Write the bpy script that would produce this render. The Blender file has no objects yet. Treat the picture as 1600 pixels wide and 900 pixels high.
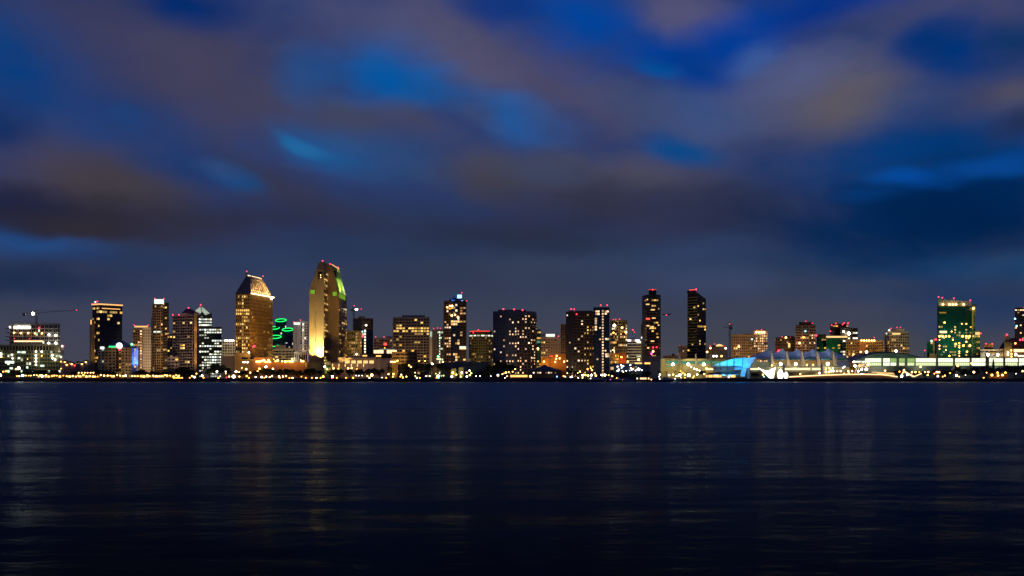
import bpy, math, random
from mathutils import Vector
R = math.radians
random.seed(11)
C = bpy.context.scene.collection
sc = bpy.context.scene
F, HY, CH, G = 1875.0, 590.0, 4.0, 3.0        # focal length and horizon in photo pixels, eye height, level of the land

# ------------------------------------------------------------------ basics
def X(px, Y): return (px - 800.0) / F * Y
def Z(py, Y): return CH + (HY - py) / F * Y
def at(px, py, Y): return Vector((X(px, Y), Y, Z(py, Y)))
def lin(c):
    return tuple(((v / 255.0) / 12.92) if v <= 10 else (((v / 255.0 + 0.055) / 1.055) ** 2.4) for v in c)

class MB:
    def __init__(s): s.v, s.f, s.m = [], [], []
    def face(s, pts, mi=0):
        b = len(s.v); s.v += [tuple(p) for p in pts]; s.f.append(tuple(range(b, b + len(pts)))); s.m.append(mi)
    def prism(s, foot, z0, z1, mi=0):
        """foot runs clockwise seen from above (left to right along the camera side); z1 one height or one per corner"""
        n = len(foot); t = z1 if isinstance(z1, (list, tuple)) else [z1] * n
        b = len(s.v)
        s.v += [(p[0], p[1], z0) for p in foot] + [(p[0], p[1], t[i]) for i, p in enumerate(foot)]
        for i in range(n):
            j = (i + 1) % n
            s.f.append((b + i, b + j, b + n + j, b + n + i)); s.m.append(mi)
        s.f.append(tuple(b + n + i for i in range(n))); s.m.append(mi)
        s.f.append(tuple(b + i for i in reversed(range(n)))); s.m.append(mi)
    def box(s, x0, x1, y0, y1, z0, z1, mi=0):
        s.prism([(x0, y0), (x1, y0), (x1, y1), (x0, y1)], z0, z1, mi)
    def obox(s, c, u, n, w, d, z0, z1, mi=0):
        """box centred on c along face direction u, growing d along the outward normal n"""
        a = (c[0] - u[0] * w / 2, c[1] - u[1] * w / 2); e = (c[0] + u[0] * w / 2, c[1] + u[1] * w / 2)
        s.prism([(a[0] + n[0] * d, a[1] + n[1] * d), (e[0] + n[0] * d, e[1] + n[1] * d), e, a], z0, z1, mi)
    def lathe(s, prof, n=12, c=(0, 0, 0), mi=0):
        b = len(s.v)
        for r, z in prof:
            for k in range(n):
                a = 2 * math.pi * k / n
                s.v.append((c[0] + r * math.cos(a), c[1] + r * math.sin(a), c[2] + z))
        for i in range(len(prof) - 1):
            for k in range(n):
                l = (k + 1) % n
                s.f.append((b + i * n + k, b + i * n + l, b + (i + 1) * n + l, b + (i + 1) * n + k)); s.m.append(mi)
    def bar(s, a, b2, r, mi=0, n=5):
        a, b2 = Vector(a), Vector(b2); d = (b2 - a).normalized()
        u = d.orthogonal().normalized(); w = d.cross(u); b = len(s.v)
        for p in (a, b2):
            for k in range(n):
                t = 2 * math.pi * k / n
                s.v.append(tuple(p + (u * math.cos(t) + w * math.sin(t)) * r))
        for k in range(n):
            l = (k + 1) % n
            s.f.append((b + k, b + l, b + n + l, b + n + k)); s.m.append(mi)
        s.f.append(tuple(b + n + k for k in range(n))); s.m.append(mi)
        s.f.append(tuple(b + k for k in reversed(range(n)))); s.m.append(mi)
    def ball(s, c, r, mi=0, n=8, q=5, sz=1.0):
        s.lathe([(max(r * math.sin(math.pi * i / q), 0.001), -r * sz * math.cos(math.pi * i / q)) for i in range(q + 1)], n, c, mi)
    def mesh(s, name, mats, off=(0, 0, 0), smooth=False):
        me = bpy.data.meshes.new(name)
        me.from_pydata([(v[0] - off[0], v[1] - off[1], v[2] - off[2]) for v in s.v], [], s.f)
        for m in (mats if isinstance(mats, (list, tuple)) else [mats]): me.materials.append(m)
        if any(s.m): me.polygons.foreach_set('material_index', s.m)
        if smooth: me.polygons.foreach_set('use_smooth', [True] * len(s.f))
        me.update()
        return me

def link(name, me, parent=None, loc=(0, 0, 0), rz=0.0, sc_=None):
    o = bpy.data.objects.new(name, me); C.objects.link(o)
    o.location = loc; o.rotation_euler = (0, 0, rz)
    if sc_: o.scale = sc_
    if parent: o.parent = parent
    return o
def tag(o, label=None, cat=None, group=None, kind=None):
    if label: o['label'] = label
    if cat: o['category'] = cat
    if group: o['group'] = group
    if kind: o['kind'] = kind
    return o
def empty(name, loc, label, cat, group=None):
    o = bpy.data.objects.new(name, None); C.objects.link(o); o.location = loc; o.empty_display_size = 1
    return tag(o, label, cat, group)
def copy_tree(o, parent=None):
    c = o.copy(); C.objects.link(c)
    if parent: c.parent = parent
    for ch in list(o.children): copy_tree(ch, c)
    return c

# ------------------------------------------------------------------ materials
def newmat(name):
    m = bpy.data.materials.new(name); m.use_nodes = True
    nt = m.node_tree; nt.nodes.clear()
    out = nt.nodes.new('ShaderNodeOutputMaterial')
    return m, nt, out
def wallmat(name, col, rough=0.8, var=0.14, scale=0.25, metal=0.0, spec=0.4, streak=True):
    m, nt, out = newmat(name); N, L = nt.nodes, nt.links
    b = N.new('ShaderNodeBsdfPrincipled'); L.new(b.outputs[0], out.inputs[0])
    tc = N.new('ShaderNodeTexCoord'); mp = N.new('ShaderNodeMapping'); L.new(tc.outputs['Object'], mp.inputs[0])
    mp.inputs['Scale'].default_value = (scale, scale, scale * (0.25 if streak else 1))
    no = N.new('ShaderNodeTexNoise'); no.inputs['Scale'].default_value = 1.0; no.inputs['Detail'].default_value = 5
    L.new(mp.outputs[0], no.inputs[0])
    rp = N.new('ShaderNodeValToRGB'); L.new(no.outputs[0], rp.inputs[0])
    rp.color_ramp.elements[0].position = 0.3; rp.color_ramp.elements[1].position = 0.75
    rp.color_ramp.elements[0].color = (*[c * (1 - var) for c in col], 1); rp.color_ramp.elements[1].color = (*[min(1, c * (1 + var)) for c in col], 1)
    L.new(rp.outputs[0], b.inputs['Base Color'])
    b.inputs['Roughness'].default_value = rough; b.inputs['Metallic'].default_value = metal
    b.inputs['Specular IOR Level'].default_value = spec
    return m
def emat(name, col, s):
    m, nt, out = newmat(name)
    e = nt.nodes.new('ShaderNodeEmission'); e.inputs[0].default_value = (*col, 1); e.inputs[1].default_value = s
    nt.links.new(e.outputs[0], out.inputs[0]); return m
def litmat(name, ramp, lo, hi, island=False, power=2.0):
    """lit rooms: each window has its own lamp colour and brightness"""
    m, nt, out = newmat(name); N, L = nt.nodes, nt.links
    e = N.new('ShaderNodeEmission'); L.new(e.outputs[0], out.inputs[0])
    if island: src = N.new('ShaderNodeNewGeometry').outputs['Random Per Island']
    else: src = N.new('ShaderNodeObjectInfo').outputs['Random']
    rp = N.new('ShaderNodeValToRGB'); L.new(src, rp.inputs[0]); rp.color_ramp.interpolation = 'LINEAR'
    el = rp.color_ramp.elements
    while len(el) < len(ramp): el.new(0.5)
    for i, c in enumerate(ramp): el[i].position = i / max(1, len(ramp) - 1); el[i].color = (*c, 1)
    L.new(rp.outputs[0], e.inputs[0])
    a = N.new('ShaderNodeMath'); a.operation = 'MULTIPLY'; L.new(src, a.inputs[0]); a.inputs[1].default_value = 37.7
    fr = N.new('ShaderNodeMath'); fr.operation = 'FRACT'; L.new(a.outputs[0], fr.inputs[0])
    pw = N.new('ShaderNodeMath'); pw.operation = 'POWER'; L.new(fr.outputs[0], pw.inputs[0]); pw.inputs[1].default_value = power
    mr = N.new('ShaderNodeMapRange'); L.new(pw.outputs[0], mr.inputs[0]); mr.inputs[3].default_value = lo; mr.inputs[4].default_value = hi
    # furniture, curtains and lamps inside the room break the light up
    tc = N.new('ShaderNodeTexCoord'); no = N.new('ShaderNodeTexNoise'); no.inputs['Scale'].default_value = 0.9; no.inputs['Detail'].default_value = 2
    L.new(tc.outputs['Object'], no.inputs[0])
    nr = N.new('ShaderNodeMapRange'); L.new(no.outputs[0], nr.inputs[0]); nr.inputs[1].default_value = 0.3; nr.inputs[2].default_value = 0.7
    nr.inputs[3].default_value = 0.45; nr.inputs[4].default_value = 1.4
    mu = N.new('ShaderNodeMath'); mu.operation = 'MULTIPLY'; L.new(mr.outputs[0], mu.inputs[0]); L.new(nr.outputs[0], mu.inputs[1])
    L.new(mu.outputs[0], e.inputs[1])
    return m

W = dict(
    tan=wallmat('tan concrete', (0.37, 0.26, 0.13)), gold=wallmat('warm sandstone panels', (0.43, 0.28, 0.10)),
    cream=wallmat('cream stucco', (0.45, 0.40, 0.32)), pale=wallmat('pale grey concrete', (0.38, 0.37, 0.36)),
    white=wallmat('white painted concrete', (0.7, 0.69, 0.66), var=0.12), brown=wallmat('brown precast', (0.14, 0.09, 0.055)),
    dark=wallmat('dark bronze cladding', (0.035, 0.03, 0.028), 0.5), slate=wallmat('slate blue cladding', (0.05, 0.07, 0.13), 0.5),
    navy=wallmat('dark blue spandrel', (0.02, 0.035, 0.08), 0.35), grey=wallmat('grey concrete', (0.22, 0.21, 0.2)),
    rose=wallmat('rose grey stucco', (0.32, 0.25, 0.22)), orange=wallmat('orange stucco', (0.42, 0.20, 0.07)),
    brick=wallmat('red orange render', (0.42, 0.10, 0.03)), green=wallmat('green tinted curtain wall', (0.012, 0.07, 0.05), 0.25, 0.4, 0.06),
    roof=wallmat('dark roof metal', (0.06, 0.065, 0.08), 0.45), steel=wallmat('galvanised steel', (0.25, 0.25, 0.26), 0.5, metal=0.6),
    sail=wallmat('white sail fabric', (0.78, 0.8, 0.86), 0.7, 0.1), rust=wallmat('brown dome cladding', (0.2, 0.10, 0.05)),
    olive=wallmat('olive stucco', (0.30, 0.26, 0.12)), teal=wallmat('weathered copper roof', (0.10, 0.16, 0.14), 0.5),
    black=wallmat('black painted steel', (0.02, 0.02, 0.02), 0.5), hull=wallmat('dark blue hull paint', (0.03, 0.05, 0.12), 0.3, 0.1),
    hullw=wallmat('white hull paint', (0.5, 0.52, 0.55), 0.35, 0.08), soil=wallmat('dark city ground', (0.035, 0.033, 0.03), 0.9, streak=False),
    rock=wallmat('wet black shore rocks', (0.016, 0.016, 0.015), 0.85, 0.5, 0.5, streak=False), asphalt=wallmat('asphalt', (0.05, 0.05, 0.05), 0.9, streak=False),
    hill=wallmat('scrubby hillside', (0.05, 0.045, 0.04), 0.95, 0.4, 0.01, streak=False), bark=wallmat('bark', (0.06, 0.045, 0.03), 0.9),
    seam=wallmat('standing seam roof metal', (0.2, 0.17, 0.13), 0.6, 0.05),
    cyan=wallmat('white shell membrane', (0.75, 0.77, 0.8), 0.6, 0.06),
)
def glass(name, col, rough):
    m, nt, out = newmat(name); N, L = nt.nodes, nt.links
    b = N.new('ShaderNodeBsdfPrincipled'); L.new(b.outputs[0], out.inputs[0])
    b.inputs['Base Color'].default_value = (*col, 1); b.inputs['Roughness'].default_value = rough
    b.inputs['Specular IOR Level'].default_value = 0.5
    oi = N.new('ShaderNodeNewGeometry'); mr = N.new('ShaderNodeMapRange'); L.new(oi.outputs['Random Per Island'], mr.inputs[0])
    mr.inputs[3].default_value = rough * 0.4; mr.inputs[4].default_value = rough * 1.8; L.new(mr.outputs[0], b.inputs['Roughness'])
    return m
GL = dict(dark=glass('unlit window glass', (0.008, 0.008, 0.009), 0.2), blue=glass('blue tinted glass', (0.010, 0.022, 0.06), 0.25),
          green=glass('green tinted glass', (0.006, 0.05, 0.035), 0.25), brown=glass('bronze tinted glass', (0.02, 0.013, 0.008), 0.25),
          tan=glass('curtained window', (0.10, 0.075, 0.045), 0.4))
warm = [(1, .40, .09), (1, .52, .17), (1, .62, .27), (1, .72, .42), (1, .55, .2), (1, .82, .6)]
LIT = dict(
    warm=(warm, .4, 2.2), gold=([(1, .5, .08), (1, .58, .13), (1, .68, .25), (1, .5, .1)], .4, 1.9), dim=([(1, .42, .08), (1, .5, .14), (1, .62, .3)], .12, .9),
    white=([(1, .8, .5), (1, .9, .7), (.95, 1, .9), (1, .7, .4)], .6, 3.2), cool=([(.8, 1, .75), (1, .95, .7), (.75, .95, 1), (1, .8, .5)], .5, 2.6),
    peach=([(1, .55, .25), (1, .66, .38), (1, .72, .48), (1, .5, .2)], .7, 2.6), blue=([(.2, .45, 1), (.5, .75, 1)], .4, 1.2),
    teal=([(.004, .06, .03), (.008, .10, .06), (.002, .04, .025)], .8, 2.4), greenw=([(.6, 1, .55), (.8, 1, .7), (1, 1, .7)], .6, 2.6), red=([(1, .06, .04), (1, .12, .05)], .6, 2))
LM, LMI = {}, {}
for k, (rp, lo, hi) in LIT.items():
    LM[k] = litmat('lit window ' + k, rp, lo, hi); LMI[k] = litmat('lit glazing ' + k, rp, lo, hi, True)
E = dict(
    red=emat('red obstruction light', (1, .03, .06), 6), white=emat('white lamp', (1, .90, .74), 12), warm=emat('warm lamp', (1, .50, .14), 10),
    amber=emat('amber lamp', (1, .30, .04), 9), sodium=emat('golden lamp', (1, .44, .08), 11), hot=emat('hot white floodlight', (1, .86, .62), 30), green=emat('green lamp', (.12, 1, .25), 9),
    blue=emat('blue lamp', (.12, .35, 1), 8), ring=emat('green neon ring', (.02, 1, .16), 1.5), rim=emat('golden rim light', (1, .50, .15), 1.3),
    screen=emat('white lit crown panel', (.85, 1, .85), 1.3), wglass=emat('bright hall glazing', (.95, 1, .70), 1.5), wglass2=emat('softer hall glazing', (.90, .98, .52), 1.0), crownblue=emat('pale blue crown light', (.35, .7, 1), 2.2),
    sign=emat('white sign face', (1, .93, 1), 2.2), signgreen=emat('green sign strip', (.05, .9, .25), 1.6), signred=emat('red sign ring', (1, .08, .05), 2), strip=emat('warm glow bar', (1, .58, .26), 2.4),
    eave=emat('golden eave lights', (1, .70, .38), 4), pyr=emat('lit glass pyramid', (.8, .95, .75), .55), shop=emat('warm open shopfront', (1, .48, .12), 2.0),
    shopw=emat('white open shopfront', (1, .68, .34), 2.0), tent=emat('white beam glow', (1, .9, .68), 3.0), gband=emat('green hall glazing', (.16, .50, .28), .55), arch=emat('golden lit gable', (.95, .5, .08), .35),
    pink=emat('magenta lamp', (1, .1, .6), 4), bay=emat('lit lobby bay', (1, .62, .22), 1.3), cyanw=emat('cyan lamp', (.3, .9, 1), 4))

# ------------------------------------------------------------------ landmarks for labels
LAND = [(25, 'the floodlit building under construction'), (115, 'the hillside houses'), (160, 'the dark tower with golden rim'), (188, 'the hotel with the round sign'),
        (211, 'the blue floodlit wall'), (248, 'the slender tower with white crown'), (290, 'the condo tower with orange strip'), (325, 'the white pyramid roof'),
        (358, 'the small cream office'), (396, 'the gold roofed hotel tower'), (440, 'the green ringed towers'), (500, 'the tower with green roof slope'),
        (560, 'the five lit lobby bays'), (602, 'the pavilion with red sign'), (642, 'the broad grid hotel'), (684, 'the narrow red lamp tower'), (711, 'the blue crowned tower'),
        (750, 'the red roofed curved hotel'), (803, 'the wide speckled dark tower'), (862, 'the orange lit garage'), (905, 'the brown twin of stepped tower'),
        (940, 'the wing with lit window column'), (968, 'the orange lit block'), (990, 'the white banded office'), (1020, 'the dark tower with red cap'),
        (1055, 'the green banded hall'), (1090, 'the tower with sloped top'), (1147, 'the cyan fan shell'), (1200, 'the white flood glow'), (1245, 'the white sail roof'),
        (1300, 'the end of sail roof'), (1345, 'the curved hall entrance'), (1400, 'the vaulted white hall'), (1445, 'the middle of white hall'), (1495, 'the green glass hotel'),
        (1545, 'the low cream blocks'), (1590, 'the brown dome')]
ORD = 'first second third fourth fifth sixth seventh eighth ninth tenth eleventh twelfth'.split()
PEND = {}
def place_label(o, desc, px, prep='below'):
    near = min(LAND, key=lambda l: abs(l[0] - px))[1]
    PEND.setdefault((desc, prep, near), []).append((px, o))
def settle_labels():
    for (desc, prep, near), rows in PEND.items():
        rows.sort(key=lambda r: r[0])
        for i, (px, o) in enumerate(rows):
            o['label'] = f'{desc} {prep} {near}' if len(rows) == 1 else f'{ORD[min(i, 11)]} {desc} from the left {prep} {near}'

# ------------------------------------------------------------------ buildings
def rect(xl, xc, xr, Yc, th):
    """plan corners of a right-angled block whose near corner shows at xc; th turns its right face away from the viewer"""
    t = R(th); Xc = X(xc, Yc); ul, ur = (xl - 800) / F, (xr - 800) / F
    a = (ur * Yc - Xc) / (math.cos(t) - ur * math.sin(t)); s = (Xc - ul * Yc) / (math.sin(t) + ul * math.cos(t))
    r = (Xc + a * math.cos(t), Yc + a * math.sin(t)); l = (Xc - s * math.sin(t), Yc + s * math.cos(t))
    return [l, (Xc, Yc), r, (r[0] + l[0] - Xc, r[1] + l[1] - Yc)]
def front(x0, x1, Y, d):
    a, b = (X(x0, Y), Y), (X(x1, Y), Y); u = ((x0 + x1) / 2 - 800) / F; n = math.hypot(u, 1)
    e = (u / n * d, d / n)
    return [a, b, (b[0] + e[0], b[1] + e[1]), (a[0] + e[0], a[1] + e[1])]
def S(fh=3.4, cw=3.6, ww=.6, hh=.55, lit=.12, pal='warm', gl='dark', slab=0, fin=0, fe=1, on=(), rows=(), m=None, top=1.0, bot=0.0, st=.28, run=2.2):
    return dict(run=run, fh=fh, cw=cw, ww=ww, hh=hh, lit=lit, pal=pal, gl=gl, slab=slab, fin=fin, fe=fe, on=on, rows=rows, m=m, top=top, bot=bot, st=st)
WM = {}
def winmesh(w, h, key, mat):
    k = (round(w, 2), round(h, 2), key)
    if k not in WM:
        mb = MB(); d = 0.1; w2, h2 = k[0] / 2, k[1] / 2
        mb.face([(-w2, -d, -h2), (w2, -d, -h2), (w2, -d, h2), (-w2, -d, h2)])
        mb.face([(-w2, 0, -h2), (-w2, -d, -h2), (-w2, -d, h2), (-w2, 0, h2)]); mb.face([(w2, -d, -h2), (w2, 0, -h2), (w2, 0, h2), (w2, -d, h2)])
        mb.face([(-w2, -d, h2), (w2, -d, h2), (w2, 0, h2), (-w2, 0, h2)]); mb.face([(-w2, 0, -h2), (w2, 0, -h2), (w2, -d, -h2), (-w2, -d, -h2)])
        WM[k] = mb.mesh('window_pane', mat)
    return WM[k]
BALL = {}
def ballmesh(key, r, pole=0.0):
    k = (key, r, pole)
    if k not in BALL:
        mb = MB(); mb.ball((0, 0, 0), r, 0)
        if pole: mb.bar((0, 0, -pole), (0, 0, -r * .8), 0.12, 1, 4)
        BALL[k] = mb.mesh('lamp_ball', [E[key], W['black']], smooth=True)
    return BALL[k]

class Bld:
    def __init__(s, name, label, px, Y, cat='building', group=None):
        s.off = Vector((X(px, Y), Y, G)); s.root = empty(name, s.off, label, cat, group); s.wins = []; s.trim = {}; s.budget = 100
    def part(s, name, mb, mat, smooth=False, label=None, parent=None):
        o = link(name, mb.mesh(name, mat, s.off, smooth), parent or s.root)
        if label: o['label'] = label
        return o
    def block(s, foot, z1, mat, name='wall', z0=G, parapet=1.0, label=None):
        mb = MB(); mb.prism(foot, z0, z1)
        if parapet and not isinstance(z1, (list, tuple)):
            n = len(foot); c = (sum(p[0] for p in foot) / n, sum(p[1] for p in foot) / n)
            for i in range(n):       # a low upstand around the roof edge
                p, q = foot[i], foot[(i + 1) % n]
                ins = lambda a: (a[0] + (c[0] - a[0]) * .03, a[1] + (c[1] - a[1]) * .03)
                mb.prism([p, q, ins(q), ins(p)], z1 + .002, z1 + parapet)
        return s.part(name, mb, W[mat], label=label)
    def face(s, p0, p1, z0, z1, st, topf=None, m='grey'):
        L = math.hypot(p1[0] - p0[0], p1[1] - p0[1]); u = ((p1[0] - p0[0]) / L, (p1[1] - p0[1]) / L); n = (u[1], -u[0])
        H = z1 - z0; za = z0 + H * st['bot']; zb = z0 + H * st['top']
        nr = max(1, int((zb - za) / st['fh'])); nc = max(1, round(L / st['cw'])); fh = (zb - za) / nr; cw = L / nc
        tm = st['m'] or m
        for r in range(nr):
            rm = random.choice((.4, .7, 1, 1, 1.3, 2.0)); prev = False; z = za + (r + .5) * fh
            if st['slab']:
                t = L if topf is None else L * min(1, max(.02, topf(z)))
                c = (p0[0] + u[0] * t / 2, p0[1] + u[1] * t / 2)
                s.trim.setdefault(tm, MB()).obox(c, u, n, t * .995, st['slab'], z - fh * .5, z - fh * (.5 - st['st']))
            for k in range(nc):
                t = (k + .5) * cw
                if topf is not None and (t + cw * .4) / L > topf(z + fh * .4): continue
                p = st['lit'] * rm * (st['run'] if prev else .85)
                on = random.random() < p or k in st['on'] or (nr - 1 - r) in st['rows'] and random.random() < .75
                prev = on
                s.wins.append((p0[0] + u[0] * t, p0[1] + u[1] * t, z + (fh * st['st'] * .4 if st['slab'] else 0), math.atan2(u[1], u[0]), cw * st['ww'], fh * st['hh'], on, st['pal'], st['gl']))
        if st['fin']:
            for k in range(0, nc + 1, st['fe']):
                c = (p0[0] + u[0] * min(max(k * cw, .3), L - .3), p0[1] + u[1] * min(max(k * cw, .3), L - .3))
                top = zb
                if topf is not None:
                    while top > za + fh and k * cw / L > topf(top): top -= fh
                s.trim.setdefault(tm, MB()).obox(c, u, n, .75, st['fin'], za + .01, top + .4)
    def lamp(s, key, px, py, Y, r=1.1, name='lamp', pole=0.0):
        if r > 1.15 and key != 'red': r = 1.15 + (r - 1.15) * .45
        if key == 'red' and name == 'beacon': r *= .68
        return link(name, ballmesh(key, r, pole), s.root, at(px, py, Y) - s.off)
    def beacons(s, pts, Y, r=.7):
        for px, py in pts: s.lamp('red', px, py, Y, r, 'beacon', 5.0)
    def glow(s, name, foot, z0, z1, key):
        mb = MB(); mb.prism(foot, z0, z1); return s.part(name, mb, E[key])
    def spot(s, loc, tgt, power, col, ang=60, blend=.6, rad=.6):
        l = bpy.data.lights.new('floodlight', 'SPOT'); l.energy = power; l.color = col; l.spot_size = R(ang); l.spot_blend = blend; l.shadow_soft_size = rad
        o = bpy.data.objects.new('floodlight', l); C.objects.link(o); o.parent = s.root  # also carries added washes that have no visible lamp
        o.location = Vector(loc) - s.off; o.rotation_euler = (Vector(tgt) - Vector(loc)).to_track_quat('-Z', 'Y').to_euler(); return o
    def done(s):
        for tm, mb in s.trim.items(): s.part('facade_trim', mb, W[tm])
        ws = s.wins; lit = [w for w in ws if w[6]]; un = [w for w in ws if not w[6]]
        random.shuffle(lit); random.shuffle(un)
        own = lit[:s.budget]; rest = lit[s.budget:]
        if len(ws) <= s.budget: own += un; un = []
        for x, y, z, a, w, h, on, pal, gl in own:
            link('window', winmesh(w, h, ('L' + pal) if on else ('G' + gl), LM[pal] if on else GL[gl]), s.root, Vector((x, y, z)) - s.off, a)
        for grp, isl in ((un, False), (rest, True)):
            if not grp: continue
            mb = MB(); keys = sorted({(g[7] if isl else g[8]) for g in grp})
            for x, y, z, a, w, h, on, pal, gl in grp:
                u = (math.cos(a), math.sin(a)); n = (u[1], -u[0])
                w2 = w / 2
                P = lambda t, o, zz: (x + u[0] * t + n[0] * o, y + u[1] * t + n[1] * o, zz)
                mi = keys.index(pal if isl else gl)
                mb.obox((x, y), u, n, w, .1, z - h / 2, z + h / 2, mi)
            s.part('window_glazing', mb, [(LMI if isl else GL)[k] for k in keys])['kind'] = 'stuff'
        return s

def tower(label, xs, ytop, Y, mat, st, name='office_tower', th=35, depth=30, beac=(), cap=None, pent=None, cat='building', group=None, done=True):
    """a straight block: xs = (left, right) facing the viewer or (left, corner, right) showing two faces"""
    b = Bld(name, label, (xs[0] + xs[-1]) / 2, Y, cat, group)
    if len(xs) == 2: foot = front(xs[0], xs[1], Y, depth)
    else: foot = rect(xs[0], xs[1], xs[2], Y, th)
    z = Z(ytop, Y); b.block(foot, z, mat); b.foot = foot; b.z = z; b.Y = Y
    sts = st if isinstance(st, list) else [st]
    if len(xs) == 2: b.face(foot[0], foot[1], G + 1, z - 1.2, sts[0], m=mat)
    else:
        b.face(foot[0], foot[1], G + 1, z - 1.2, sts[0], m=mat); b.face(foot[1], foot[2], G + 1, z - 1.2, sts[-1], m=mat)
    side = sts[-1]
    if len(xs) == 2:          # the flanks carry the same windows
        for i in (1, 3):
            b.face(foot[i], foot[(i + 1) % 4], G + 1, z - 1.2, dict(side, lit=side['lit'] * .6, on=(), fin=0), m=mat)
    if pent:                  # plant room on the roof: (x0, x1, ytop, material)
        for (a, c, yt, pm) in (pent if isinstance(pent, list) else [pent]):
            b.block(front(a, c, Y + 6, min(depth * .5, 14)), Z(yt, Y + 6), pm, 'plant_room', z0=z + .003, parapet=.5)
    if beac: b.beacons(beac, Y + 4)
    cx = (xs[0] + xs[-1]) / 2; dist = 48
    b.spot(at(cx, 588, Y - dist), at(cx, min(HY - 12, ytop + (HY - ytop) * .45), Y), (5000 + 150 * (z - G) ** 1.35) * (1.6 if mat in ('dark', 'brown') else 1), (1, .58, .22), 75)  # added warm wash on the facade, no lamp seen there
    return b.done() if done else b

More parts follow.
